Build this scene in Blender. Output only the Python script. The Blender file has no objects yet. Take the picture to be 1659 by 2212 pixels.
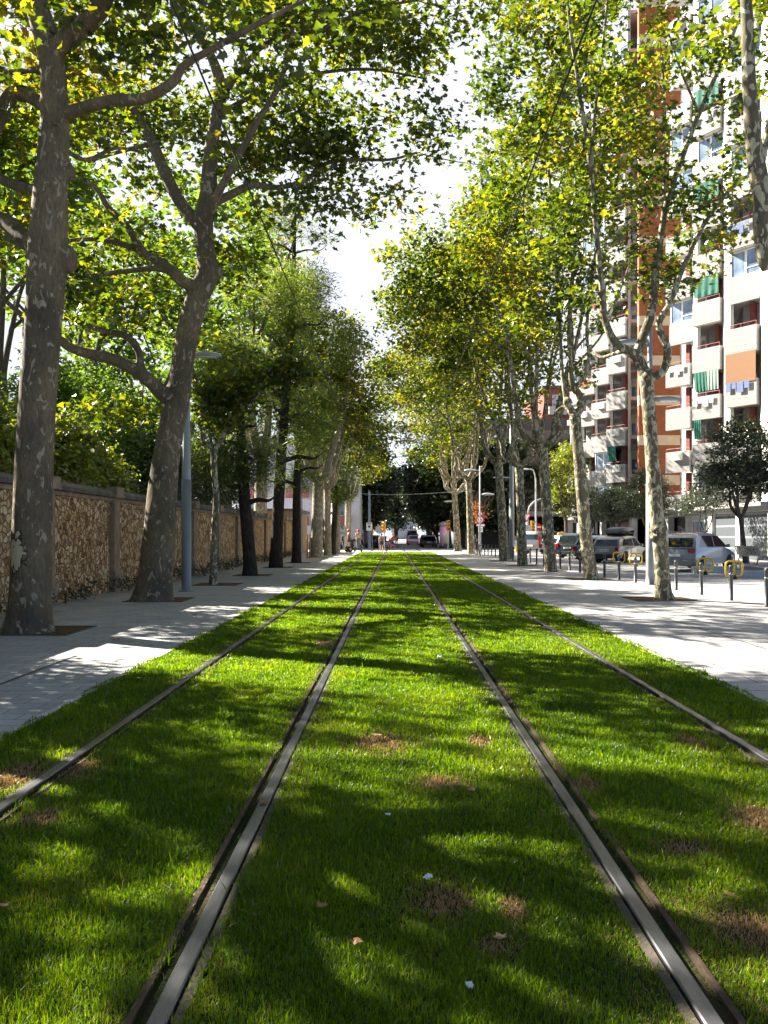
import bpy, bmesh, math, random
import numpy as np
from mathutils import Vector, Matrix
SC = bpy.context.scene
COL = SC.collection
R = math.radians
PI = math.pi
F, U0, V0, H = 1750.0, 851.0, 1156.0, 1.457     # the lens, from the four rails' vanishing point

def at(u, v, Y):
    """a point of the photograph (in a 1659 x 2212 frame) at the depth Y, as metres"""
    return np.array([(u-U0)/F*Y, Y, H-(v-V0)/F*Y])

# ------------------------------------------------------------------ geometry
class G:
    """collects shapes, links them as ONE mesh object"""
    def __init__(s):
        s.v = []; s.n = 0; s.polys = []; s.tris = []; s.quads = []; s.mats = []
        s.pm = []; s.tm = []; s.qm = []; s.m = 0
    def add(s, v, quads=None, tris=None, polys=None):
        v = np.asarray(v, dtype=np.float32).reshape(-1, 3)
        o = s.n
        s.v.append(v); s.n += len(v)
        if quads is not None and len(quads):
            q = np.asarray(quads, dtype=np.int32)+o; s.quads.append(q); s.qm.append(np.full(len(q), s.m, np.int32))
        if tris is not None and len(tris):
            t = np.asarray(tris, dtype=np.int32)+o; s.tris.append(t); s.tm.append(np.full(len(t), s.m, np.int32))
        if polys is not None:
            for p in polys:
                s.polys.append([i+o for i in p]); s.pm.append(s.m)
        return s
    def box(s, x0, x1, y0, y1, z0, z1):
        v = [(x0,y0,z0),(x1,y0,z0),(x1,y1,z0),(x0,y1,z0),(x0,y0,z1),(x1,y0,z1),(x1,y1,z1),(x0,y1,z1)]
        return s.add(v, [(0,3,2,1),(4,5,6,7),(0,1,5,4),(1,2,6,5),(2,3,7,6),(3,0,4,7)])
    def obox(s, c, size, rz=0.0, rx=0.0):
        a, b, d = size[0]/2, size[1]/2, size[2]/2
        v = np.array([(-a,-b,-d),(a,-b,-d),(a,b,-d),(-a,b,-d),(-a,-b,d),(a,-b,d),(a,b,d),(-a,b,d)])
        M = np.array(Matrix.Rotation(rz, 3, 'Z') @ Matrix.Rotation(rx, 3, 'X'))
        return s.add(v @ M.T+np.array(c), [(0,3,2,1),(4,5,6,7),(0,1,5,4),(1,2,6,5),(2,3,7,6),(3,0,4,7)])
    def tube(s, pts, rad, n=8, cap=True, wob=0.0, rng=None):
        p = np.asarray(pts, float); m = len(p)
        r = np.full(m, rad) if np.isscalar(rad) else np.asarray(rad, float)
        t = np.gradient(p, axis=0); t /= np.linalg.norm(t, axis=1)[:, None]+1e-9
        up = np.array([0, 0, 1.0]) if abs(t[0][2]) < .9 else np.array([0, 1.0, 0])
        a = np.cross(up, t[0]); a /= np.linalg.norm(a)
        A = []
        for i in range(m):
            a = a-t[i]*np.dot(a, t[i]); a /= np.linalg.norm(a)+1e-9; A.append(a)
        A = np.array(A); B = np.cross(t, A)
        ang = np.linspace(0, 2*PI, n, endpoint=False)
        rr = r[:, None]*np.ones(n)[None]
        if wob and rng is not None:
            rr = rr*(1+wob*rng.normal(0, 1, (m, n)))
        v = p[:, None]+rr[:, :, None]*(np.cos(ang)[None, :, None]*A[:, None]+np.sin(ang)[None, :, None]*B[:, None])
        i = np.arange(m-1)[:, None]*n; j = np.arange(n)[None]; k = (j+1) % n
        q = np.stack([i+j, i+k, i+n+k, i+n+j], -1).reshape(-1, 4)
        s.add(v.reshape(-1, 3), q, None, [list(range(n))[::-1], list(range((m-1)*n, m*n))] if cap else None)
        return s
    def cyl(s, p0, p1, r0, r1=None, n=12):
        return s.tube([p0, p1], [r0, r0 if r1 is None else r1], n)
    def lathe(s, prof, c=(0, 0, 0), n=20, axis='Z'):
        prof = np.asarray(prof, float); m = len(prof)
        ang = np.linspace(0, 2*PI, n, endpoint=False)
        x = prof[:, 0][:, None]*np.cos(ang); y = prof[:, 0][:, None]*np.sin(ang); z = np.repeat(prof[:, 1][:, None], n, 1)
        v = np.stack([x, y, z], -1).reshape(-1, 3)
        if axis == 'X': v = v[:, [2, 0, 1]]
        if axis == 'Y': v = v[:, [1, 2, 0]]
        i = np.arange(m-1)[:, None]*n; j = np.arange(n)[None]; k = (j+1) % n
        q = np.stack([i+j, i+k, i+n+k, i+n+j], -1).reshape(-1, 4)
        return s.add(v+np.array(c), q, None, [list(range(n))[::-1], list(range((m-1)*n, m*n))])
    def ell(s, c, r, nu=14, nv=8):
        prof = [(max(1e-3, math.sin(t)), -math.cos(t)) for t in np.linspace(0.05, PI-.05, nv)]
        g = G(); g.lathe(prof, n=nu)
        v = g.v[0]*np.array(r)+np.array(c)
        return s.add(v, g.quads[0], None, g.polys)
    def prism(s, poly, z0, z1):
        """plan polygon pulled up"""
        n = len(poly)
        v = [(x, y, z0) for x, y in poly]+[(x, y, z1) for x, y in poly]
        return s.add(v, [(i, (i+1) % n, n+(i+1) % n, n+i) for i in range(n)], None, [list(range(n))[::-1], list(range(n, 2*n))])
    def slab(s, poly, a, b, axis=0):
        """outline in the plane across axis, thickened from a to b"""
        n = len(poly)
        def pt(p, w):
            l = [p[0], p[1]]; l.insert(axis, w); return l
        v = [pt(p, a) for p in poly]+[pt(p, b) for p in poly]
        return s.add(v, [(i, (i+1) % n, n+(i+1) % n, n+i) for i in range(n)], None, [list(range(n))[::-1], list(range(n, 2*n))])
    def mesh(s, name, mats, smooth=False):
        me = bpy.data.meshes.new(name)
        V = np.concatenate(s.v) if s.v else np.zeros((0, 3), np.float32)
        loops, sizes, mi = [], [], []
        if s.quads:
            q = np.concatenate(s.quads); loops.append(q.ravel()); sizes.append(np.full(len(q), 4, np.int32)); mi += s.qm
        if s.tris:
            t = np.concatenate(s.tris); loops.append(t.ravel()); sizes.append(np.full(len(t), 3, np.int32)); mi += s.tm
        if s.polys:
            loops.append(np.array([i for p in s.polys for i in p], np.int32)); sizes.append(np.array([len(p) for p in s.polys], np.int32)); mi.append(np.array(s.pm, np.int32))
        L = np.concatenate(loops); S = np.concatenate(sizes); MI = np.concatenate(mi)
        me.vertices.add(len(V)); me.vertices.foreach_set('co', V.ravel().astype(np.float32))
        me.loops.add(len(L)); me.loops.foreach_set('vertex_index', L.astype(np.int32))
        me.polygons.add(len(S))
        st = np.zeros(len(S), np.int32); st[1:] = np.cumsum(S)[:-1]
        me.polygons.foreach_set('loop_start', st)
        me.polygons.foreach_set('loop_total', S.astype(np.int32))
        me.polygons.foreach_set('material_index', MI)
        me.polygons.foreach_set('use_smooth', np.full(len(S), bool(smooth)))
        me.update(calc_edges=True); me.validate()
        for m in (mats if isinstance(mats, (list, tuple)) else [mats]): me.materials.append(m)
        return me
    def build(s, name, mats, parent=None, smooth=False, bevel=0.0, fix=True):
        me = s.mesh(name, mats, smooth)
        if fix and len(me.polygons) < 20000:
            bm = bmesh.new(); bm.from_mesh(me); bmesh.ops.recalc_face_normals(bm, faces=bm.faces); bm.to_mesh(me); bm.free()
        o = link(name, me, parent)
        if bevel:
            b = o.modifiers.new('edge', 'BEVEL'); b.width = bevel; b.segments = 2; b.limit_method = 'ANGLE'; b.angle_limit = R(40)
        return o

def link(name, me, parent=None):
    o = bpy.data.objects.new(name, me); COL.objects.link(o)
    if parent is not None: o.parent = parent
    return o

def tag(o, label=None, cat=None, group=None, kind=None):
    if label: o['label'] = label
    if cat: o['category'] = cat
    if group: o['group'] = group
    if kind: o['kind'] = kind
    return o

def thing(name, label, cat, loc=(0, 0, 0), rz=0.0, group=None):
    o = bpy.data.objects.new(name, None); COL.objects.link(o)
    o.location = loc; o.rotation_euler = (0, 0, rz); o.empty_display_size = .2
    return tag(o, label, cat, group)

KIDS = {}
def dup(root, loc, rz=0.0, label=None, sc=None, group=None, skip=()):
    """a copy of a thing with copies of its parts and sub-parts"""
    r = root.copy(); COL.objects.link(r); r.location = loc; r.rotation_euler = (0, 0, rz)
    if sc is not None: r.scale = (sc, sc, sc) if np.isscalar(sc) else sc
    if label: r['label'] = label
    if group: r['group'] = group
    for ch in list(root.children):
        c = ch.copy(); COL.objects.link(c); c.parent = r
        for g in list(ch.children):
            d = g.copy(); COL.objects.link(d); d.parent = c
    return r

def applied(o, name):
    """bake an object's modifiers into a plain mesh and drop the object"""
    dg = bpy.context.evaluated_depsgraph_get()
    me = bpy.data.meshes.new_from_object(o.evaluated_get(dg))
    me.name = name
    bpy.data.objects.remove(o)
    return me

# ------------------------------------------------------------------ materials
class N:
    def __init__(s, name):
        s.m = bpy.data.materials.new(name); s.m.use_nodes = True
        s.t = s.m.node_tree; s.t.nodes.clear()
        s.out = s.t.nodes.new('ShaderNodeOutputMaterial')
    def n(s, kind, **kw):
        x = s.t.nodes.new('ShaderNode'+kind)
        for k, v in kw.items():
            if hasattr(x, k) and k not in ('inputs',): setattr(x, k, v)
        return x
    def l(s, a, b): s.t.links.new(a, b)
    def set(s, node, **kw):
        for k, v in kw.items(): node.inputs[k.replace('_', ' ')].default_value = v
    def coord(s, scale=(1, 1, 1), rot=(0, 0, 0), world=False):
        c = s.n('TexCoord'); mp = s.n('Mapping')
        mp.inputs['Scale'].default_value = scale; mp.inputs['Rotation'].default_value = rot
        if world:
            g = s.n('NewGeometry'); s.l(g.outputs['Position'], mp.inputs['Vector'])
        else: s.l(c.outputs['Object'], mp.inputs['Vector'])
        return mp.outputs[0]
    def noise(s, vec, scale, detail=4, rough=.55, dist=0):
        x = s.n('TexNoise'); s.l(vec, x.inputs['Vector'])
        x.inputs['Scale'].default_value = scale; x.inputs['Detail'].default_value = detail
        x.inputs['Roughness'].default_value = rough; x.inputs['Distortion'].default_value = dist
        return x.outputs['Fac']
    def ramp(s, fac, stops, interp='LINEAR'):
        x = s.n('ValToRGB'); s.l(fac, x.inputs[0]); cr = x.color_ramp; cr.interpolation = interp
        while len(cr.elements) < len(stops): cr.elements.new(.5)
        for e, (p, c) in zip(cr.elements, stops):
            e.position = p; e.color = (c, c, c, 1) if np.isscalar(c) else tuple(c)+(1,)
        return x.outputs[0]
    def mix(s, fac, a, b, mode='MIX'):
        x = s.n('Mix'); x.data_type = 'RGBA'; x.blend_type = mode
        for sock, val in ((x.inputs[0], fac), (x.inputs[6], a), (x.inputs[7], b)):
            if hasattr(val, 'is_linked') or hasattr(val, 'links'): s.l(val, sock)
            elif np.isscalar(val): sock.default_value = val
            else: sock.default_value = tuple(val)+(1,)
        return x.outputs[2]
    def math(s, op, a, b=0.0):
        x = s.n('Math'); x.operation = op
        for sock, val in zip(x.inputs, (a, b)):
            if hasattr(val, 'links'): s.l(val, sock)
            else: sock.default_value = val
        return x.outputs[0]
    def bump(s, h, strength=.3, dist=.02):
        b = s.n('Bump'); s.l(h, b.inputs['Height']); b.inputs['Strength'].default_value = strength; b.inputs['Distance'].default_value = dist
        return b.outputs[0]
    def pbsdf(s, col, rough=.7, metal=0.0, normal=None, spec=.5, coat=0.0):
        p = s.n('BsdfPrincipled')
        for k, val in (('Base Color', col), ('Roughness', rough), ('Metallic', metal), ('Specular IOR Level', spec), ('Coat Weight', coat)):
            if hasattr(val, 'links'): s.l(val, p.inputs[k])
            elif np.isscalar(val): p.inputs[k].default_value = val
            else: p.inputs[k].default_value = tuple(val)+(1,)
        if normal is not None: s.l(normal, p.inputs['Normal'])
        s.l(p.outputs[0], s.out.inputs[0])
        return s.m

def pm(name, c, rough=.6, metal=0.0, var=.18, scale=6.0, bump=0.0, coat=0.0, spec=.5):
    """plain surface with a little wear in it"""
    n = N(name); v = n.coord(); f = n.noise(v, scale, 5, .6)
    a = tuple(x*(1-var) for x in c); b = tuple(min(1, x*(1+var)) for x in c)
    col = n.ramp(f, [(.3, a), (.7, b)])
    r = n.ramp(n.noise(v, scale*2.3, 3), [(.3, max(0, rough-.08)), (.7, min(1, rough+.08))])
    return n.pbsdf(col, r, metal, n.bump(n.noise(v, scale*6, 5), bump, .01) if bump else None, spec, coat)

def leaf_mat(name, stops, trans=.5, tint=(1.9, 1.75, .7), gloss=.05, patch=None):
    n = N(name)
    g = n.n('NewGeometry')
    rnd = g.outputs['Random Per Island']
    if patch:          # whole sprays turn colour together, single leaves differ a little
        f = n.noise(n.coord(world=True), patch, 2)
        rnd2 = n.math('ADD', n.math('MULTIPLY', rnd, .62), n.math('MULTIPLY', n.math('SUBTRACT', f, .30), .95))
        rnd = rnd2
    col = n.ramp(rnd, stops)
    d = n.n('BsdfDiffuse'); n.l(col, d.inputs[0])
    t = n.n('BsdfTranslucent'); n.l(n.mix(1.0, col, tint, 'MULTIPLY'), t.inputs[0])
    mx = n.n('MixShader'); mx.inputs[0].default_value = trans
    n.l(d.outputs[0], mx.inputs[1]); n.l(t.outputs[0], mx.inputs[2])
    gl = n.n('BsdfGlossy'); gl.inputs['Roughness'].default_value = .38; gl.inputs[0].default_value = (1, 1, 1, 1)
    m2 = n.n('MixShader'); m2.inputs[0].default_value = gloss
    n.l(mx.outputs[0], m2.inputs[1]); n.l(gl.outputs[0], m2.inputs[2])
    n.l(m2.outputs[0], n.out.inputs[0])
    return n.m

def bark_plane(name, base, dark, pale, amount, spot, scar=None):
    n = N(name); v = n.coord((1, 1, .55))
    big = n.noise(v, 5.5, 3, .5, .6)
    fine = n.noise(n.coord((1, 1, .35)), 26, 6, .65)
    c = n.mix(n.ramp(n.noise(v, 2.2, 3), [(.35, 0.0), (.65, 1.0)]), base, dark)
    patch = n.ramp(n.noise(n.coord((1, 1, .6)), 9, 2, .4, .9), [(amount, 0.0), (amount+.015, 1.0)])
    c = n.mix(patch, c, pale)
    patch2 = n.ramp(n.noise(n.coord((1.1, 1, .5)), 6, 2, .4, 1.2), [(amount+.05, 0.0), (amount+.07, 1.0)])
    c = n.mix(patch2, c, tuple(min(1, x*.72+.05) for x in pale))
    vo = n.n('TexVoronoi'); n.l(n.coord((1, 1, .8)), vo.inputs['Vector']); vo.inputs['Scale'].default_value = 9.0
    sp = n.ramp(n.math('ADD', vo.outputs['Distance'], n.math('MULTIPLY', n.noise(v, 14, 2), .25)), [(spot, 1.0), (spot+.03, 0.0)])
    c = n.mix(n.math('MULTIPLY', sp, .85), c, tuple(min(1, x*1.05) for x in pale))
    c = n.mix(n.ramp(fine, [(.35, .45), (.6, 0.0)]), c, (.03, .025, .02))
    if scar:          # a place where the bark has come away in plates
        mp = n.n('Mapping'); mp.vector_type = 'POINT'; tc = n.n('TexCoord'); n.l(tc.outputs['Object'], mp.inputs[0])
        mp.inputs['Location'].default_value = tuple(-q*w for q, w in zip(scar, (1, .6, .62))); mp.inputs['Scale'].default_value = (1, .6, .62)
        ln = n.n('VectorMath'); ln.operation = 'LENGTH'; n.l(mp.outputs[0], ln.inputs[0])
        e = n.math('ADD', n.math('MULTIPLY', ln.outputs['Value'], 1.0), n.math('MULTIPLY', n.noise(n.coord((1, 1, .8)), 11, 3, .6, .6), .42))
        c = n.mix(n.ramp(e, [(.385, 1.0), (.405, 0.0)]), c, (.03,.026,.02))
        c = n.mix(n.ramp(e, [(.345, 1.0), (.36, 0.0)]), c, (.52,.45,.27))
    h = n.math('ADD', n.math('MULTIPLY', patch, -.6), n.math('ADD', fine, n.math('MULTIPLY', sp, -.4)))
    return n.pbsdf(c, .85, 0, n.bump(h, .55, .012), .2)

def brick_mat(name, c1, c2, mortar, bw, bh, ms=.012, plane='XY', rough=.8, var=.35, bump=.3, off=.5):
    n = N(name)
    rot = {'XY': (0, 0, 0), 'XZ': (R(-90), 0, 0), 'YZ': (0, R(90), R(90))}[plane]
    c = n.n('TexCoord')
    if plane == 'XY': v = c.outputs['Object']
    else:
        sx = n.n('SeparateXYZ'); n.l(c.outputs['Object'], sx.inputs[0]); cb = n.n('CombineXYZ')
        n.l(sx.outputs['X' if plane == 'XZ' else 'Y'], cb.inputs[0]); n.l(sx.outputs['Z'], cb.inputs[1]); v = cb.outputs[0]
    b = n.n('TexBrick'); n.l(v, b.inputs['Vector']); b.offset = off
    b.inputs['Scale'].default_value = 1.0; b.inputs['Brick Width'].default_value = bw; b.inputs['Row Height'].default_value = bh
    b.inputs['Mortar Size'].default_value = ms; b.inputs['Mortar Smooth'].default_value = .2
    b.inputs['Color1'].default_value = tuple(c1)+(1,); b.inputs['Color2'].default_value = tuple(c2)+(1,); b.inputs['Mortar'].default_value = tuple(mortar)+(1,)
    nz = n.noise(n.coord(), 1.3, 6, .65); nf = n.noise(n.coord(), 40, 4, .7)
    col = n.mix(1.0, b.outputs['Color'], n.ramp(nz, [(.3, 1-var), (.7, 1.0)]), 'MULTIPLY')
    col = n.mix(1.0, col, n.ramp(nf, [(.3, .82), (.7, 1.0)]), 'MULTIPLY')
    h = n.math('ADD', n.math('MULTIPLY', b.outputs['Fac'], -1.0), n.math('MULTIPLY', nf, .35))
    return n.pbsdf(col, rough, 0, n.bump(h, bump, .008), .3)
# ------------------------------------------------------------------ camera, light
cd = bpy.data.cameras.new('camera'); cam = bpy.data.objects.new('camera', cd); COL.objects.link(cam)
cam.location = (0, 0, H); cam.rotation_euler = (R(90), 0, 0)
cd.sensor_fit = 'HORIZONTAL'; cd.sensor_width = 36; cd.lens = 36*F/1659
cd.shift_x = (829.5-U0)/1659; cd.shift_y = (V0-1106)/1659
cd.clip_start = .05; cd.clip_end = 2000
SC.camera = cam
SC.view_settings.view_transform = 'Standard'; SC.view_settings.look = 'None'; SC.view_settings.gamma = 1
SC.view_settings.exposure = EXPO = 2.45
SUN_EL, AZ = R(35.5), (-.855, .52)
tos = Vector((AZ[0]*math.cos(SUN_EL), AZ[1]*math.cos(SUN_EL), math.sin(SUN_EL))).normalized()
sd = bpy.data.lights.new('sun', 'SUN'); sun = bpy.data.objects.new('sun', sd); COL.objects.link(sun)
sd.energy = 5.0; sd.angle = R(.5); sd.color = (1.0, .93, .80)
sun.rotation_euler = tos.to_track_quat('Z', 'Y').to_euler(); sun.location = (-30, 20, 40)
W = bpy.data.worlds.new('World'); SC.world = W; W.use_nodes = True
wt = W.node_tree; bg = wt.nodes['Background']
sky = wt.nodes.new('ShaderNodeTexSky'); sky.sky_type = 'NISHITA'; sky.sun_disc = False
sky.sun_elevation = SUN_EL; sky.sun_rotation = math.atan2(AZ[0], AZ[1]); sky.air_density = .35; sky.dust_density = .3; sky.ozone_density = 1.0
# thin bright cloud over the blue, thickest low down ahead, clear overhead and behind
tc = wt.nodes.new('ShaderNodeTexCoord'); wn = wt.nodes.new('ShaderNodeTexNoise'); wn.inputs['Scale'].default_value = 2.0; wn.inputs['Detail'].default_value = 7
sx = wt.nodes.new('ShaderNodeSeparateXYZ'); ad = wt.nodes.new('ShaderNodeMath'); ad.operation = 'MULTIPLY_ADD'; ad.inputs[1].default_value = .55; ad.inputs[2].default_value = -.04
a2 = wt.nodes.new('ShaderNodeMath'); a2.operation = 'ADD'
wr = wt.nodes.new('ShaderNodeValToRGB'); wr.color_ramp.elements[0].position = .45; wr.color_ramp.elements[0].color = (.0, .0, .0, 1); wr.color_ramp.elements[1].position = .85; wr.color_ramp.elements[1].color = (.95, .95, .95, 1)
wm = wt.nodes.new('ShaderNodeMix'); wm.data_type = 'RGBA'; wm.inputs[7].default_value = (4.1, 4.25, 4.6, 1)
wt.links.new(tc.outputs['Generated'], wn.inputs['Vector']); wt.links.new(tc.outputs['Generated'], sx.inputs[0]); wt.links.new(sx.outputs['Y'], ad.inputs[0])
wt.links.new(wn.outputs['Fac'], a2.inputs[0]); wt.links.new(ad.outputs[0], a2.inputs[1]); wt.links.new(a2.outputs[0], wr.inputs[0])
wt.links.new(wr.outputs[0], wm.inputs[0]); wt.links.new(sky.outputs[0], wm.inputs[6]); wt.links.new(wm.outputs[2], bg.inputs[0])
bg.inputs[1].default_value = .05
SC.cycles.max_bounces = 6; SC.cycles.diffuse_bounces = 3; SC.cycles.glossy_bounces = 2; SC.cycles.transmission_bounces = 3; SC.cycles.transparent_max_bounces = 4
SC.cycles.sample_clamp_indirect = 4; SC.cycles.use_denoising = True; SC.cycles.use_adaptive_sampling = True; SC.cycles.adaptive_threshold = .015
SC.cycles.caustics_reflective = False; SC.cycles.caustics_refractive = False

# ------------------------------------------------------------------ ground
RAIL_X = [-2.094, -.705, .95, 2.43]
GL, GR, GEND = -2.83, 3.22, 70.0
def sheet(name, x0, x1, y0, y1, z, m, label=None, step=None):
    g = G(); g.add([(x0,y0,z),(x1,y0,z),(x1,y1,z),(x0,y1,z)], [(0,1,2,3)])
    o = g.build(name, m); tag(o, label, None, None, 'structure'); return o

n = N('asphalt'); v = n.coord()
M_ASPH = n.pbsdf(n.mix(n.ramp(n.noise(v, .35, 5), [(.35, 0.0), (.65, 1.0)]), (.085,.09,.10), (.13,.135,.145)), .75, 0, n.bump(n.noise(v, 60, 4), .25, .01), .4)
M_PAVL = brick_mat('setts', (.40,.40,.40), (.50,.495,.485), (.17,.165,.16), .40, .20, .006, var=.28, bump=.35, rough=.7)
M_PAVR = brick_mat('slabs', (.44,.43,.425), (.51,.50,.485), (.10,.095,.09), .80, .40, .010, var=.25, bump=.3, rough=.65)
M_LANE = brick_mat('lane', (.38,.38,.385), (.43,.43,.43), (.24,.24,.24), 6.0, 3.0, .02, var=.3, bump=.2, rough=.7)
n = N('earth'); v = n.coord()
M_SOIL = n.pbsdf(n.ramp(n.noise(v, 9, 6, .7), [(.3, (.05,.032,.02)), (.55, (.16,.095,.055)), (.75, (.26,.17,.10))]), .95, 0, n.bump(n.noise(v, 45, 6, .7), .9, .03), .1)
n = N('turf soil'); v = n.coord()
M_TURF = n.pbsdf(n.mix(n.ramp(n.noise(v, 1.7, 5), [(.4, 0.0), (.65, 1.0)]), (.020,.035,.008), (.07,.055,.028)), .95, 0, n.bump(n.noise(v, 70, 5), .8, .03), .1)
sheet('ground', -400, 400, -60, 900, -.09, M_ASPH)
sheet('lawn', GL, GR, -6, GEND, -.012, M_TURF)
sheet('footpath', -8.2, GL, -6, 74, 0.0, M_PAVL)
sheet('promenade', GR, 7.85, -6, 74, 0.0, M_PAVR)
sheet('traffic_lane', 7.85, 11.0, -6, 74, -.004, M_LANE)
sheet('parking_strip', 11.0, 15.2, -6, 74, -.008, pm('parking', (.30,.30,.305), .75, var=.15, scale=1.2, bump=.2))
g = G(); g.box(15.2, 15.42, -6, 74, -.1, .13)
tag(g.build('kerb', pm('kerb stone', (.5,.49,.47), .7, bump=.3), bevel=.02), kind='structure')
sheet('pavement', 15.42, 24, -6, 74, .12, brick_mat('panots', (.40,.395,.385), (.46,.455,.44), (.2,.2,.2), .2, .2, .008, var=.3, off=0))
sheet('crossing_road', -60, 90, 74, 86, -.02, pm('crossing paving', (.40,.41,.44), .7, var=.15, scale=.5))
sheet('tram_crossing', GL, GR, GEND, 74, -.002, brick_mat('crossing slabs', (.5,.5,.5), (.55,.55,.54), (.2,.2,.2), .8, .4, .008))
sheet('avenue', -4.5, 6.5, 86, 330, -.03, pm('avenue asphalt', (.22,.22,.24), .75, var=.2, scale=.4))
# pedestrian crossing bars
g = G()
for k in range(9): g.add([(-3.2+k*1.0,82.2,-.014),(-2.7+k*1.0,82.2,-.014),(-2.7+k*1.0,85.2,-.014),(-3.2+k*1.0,85.2,-.014)], [(0,1,2,3)])
tag(g.build('road_marking', pm('white paint', (.72,.72,.70), .6, var=.1)), kind='structure')
# steel edging between turf and paving
for x, nm in ((GL, 'turf_kerb'), (GR, 'turf_kerb')):
    g = G(); g.box(x-.03, x+.03, -6, GEND, -.05, .006)
    tag(g.build(nm, pm('edge concrete', (.42,.41,.38), .8, bump=.3)), kind='structure')
# joints, slots and covers let into the paving
M_DARK = pm('dark slot', (.03,.03,.032), .6)
def strip(name, x0, x1, y0, y1, m=M_DARK, z=.004):
    return sheet(name, x0, x1, y0, y1, z, m)
strip('drain_slot', -3.86, -3.82, 6.6, 9.8)
strip('pavement_joint', 4.75, 4.765, 4.0, 16.0); strip('pavement_joint', 4.75, 6.4, 8.35, 8.37)
strip('inspection_cover', 5.62, 6.2, 9.4, 9.95, pm('cast iron', (.09,.088,.085), .5, .6, bump=.4))

# ------------------------------------------------------------------ rails
n = N('rail steel'); v = n.coord((1, .15, 1))
M_STEEL = n.pbsdf(n.ramp(n.noise(v, 18, 5), [(.3, (.10,.10,.11)), (.7, (.22,.22,.23))]), n.ramp(n.noise(n.coord((1,.4,1)), 7, 4), [(.3, .28), (.7, .5)]), .85)
n = N('rusty rail flank'); v = n.coord((1, .3, 1))
M_RUST = n.pbsdf(n.ramp(n.noise(v, 14, 6, .7), [(.3, (.025,.018,.012)), (.55, (.075,.048,.03)), (.75, (.17,.115,.07))]), .8, .1, n.bump(n.noise(v, 50, 4), .5, .01), .3)
M_GROOVE = pm('groove', (.012,.011,.010), .8)
M_BAND = pm('rail jacket', (.075,.058,.042), .9, var=.4, scale=9, bump=.6)
side_of = [1, -1, 1, -1]      # gauge side
names = ['leftmost tram rail, half hidden by the turf beside the left footpath', 'tram rail left of centre with a wide dark groove on its left flank',
         'tram rail right of centre running out of the bottom right of the turf', 'rightmost tram rail, nearest the promenade with the bollards']
for x, sgn, nm in zip(RAIL_X, side_of, names):
    t = thing('tram_rail', nm, 'tram rail', (x, -1, 0), 0, 'grooved tram rails in the grass')
    Y1 = 87.0
    def ext(poly, name, m, y1=Y1, bev=0):
        g = G(); g.slab([(px, pz) for px, pz in poly], 0, y1, 1)
        # axis 1 is y: polygon is (x, z)
        return g.build(name, m, t, bevel=bev)
    s = sgn
    ext([(-.030,-.06),(.030,-.06),(.030,.008),(.025,.014),(-.025,.014),(-.030,.008)], 'rail_head', M_STEEL)
    ext([(s*.030,-.06),(s*.078,-.06),(s*.078,-.048),(s*.030,-.048)], 'groove_floor', M_GROOVE)
    ext([(s*.078,-.06),(s*.100,-.06),(s*.100,.008),(s*.078,.004)], 'guard_lip', M_RUST)
    ext([(-s*.030,-.06),(-s*.040,-.06),(-s*.040,-.03),(-s*.030,-.03)], 'foot_gap', M_GROOVE)
    ext([(-s*.040,-.06),(-s*.072,-.06),(-s*.072,.0),(-s*.040,.004)], 'side_block', M_BAND)

# ------------------------------------------------------------------ grass
GM = leaf_mat('grass blades', [(0, (.022,.055,.003)), (.32, (.060,.125,.004)), (.66, (.125,.20,.005)), (.9, (.19,.235,.010)), (1, (.24,.20,.07))], .5, (2.1, 2.05, .35), .02, 1.1)
DRYM = leaf_mat('dry blades', [(0, (.22,.13,.05)), (.5, (.38,.25,.11)), (1, (.48,.36,.17))], .35, (1.3, 1.1, .7), .03)
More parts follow.
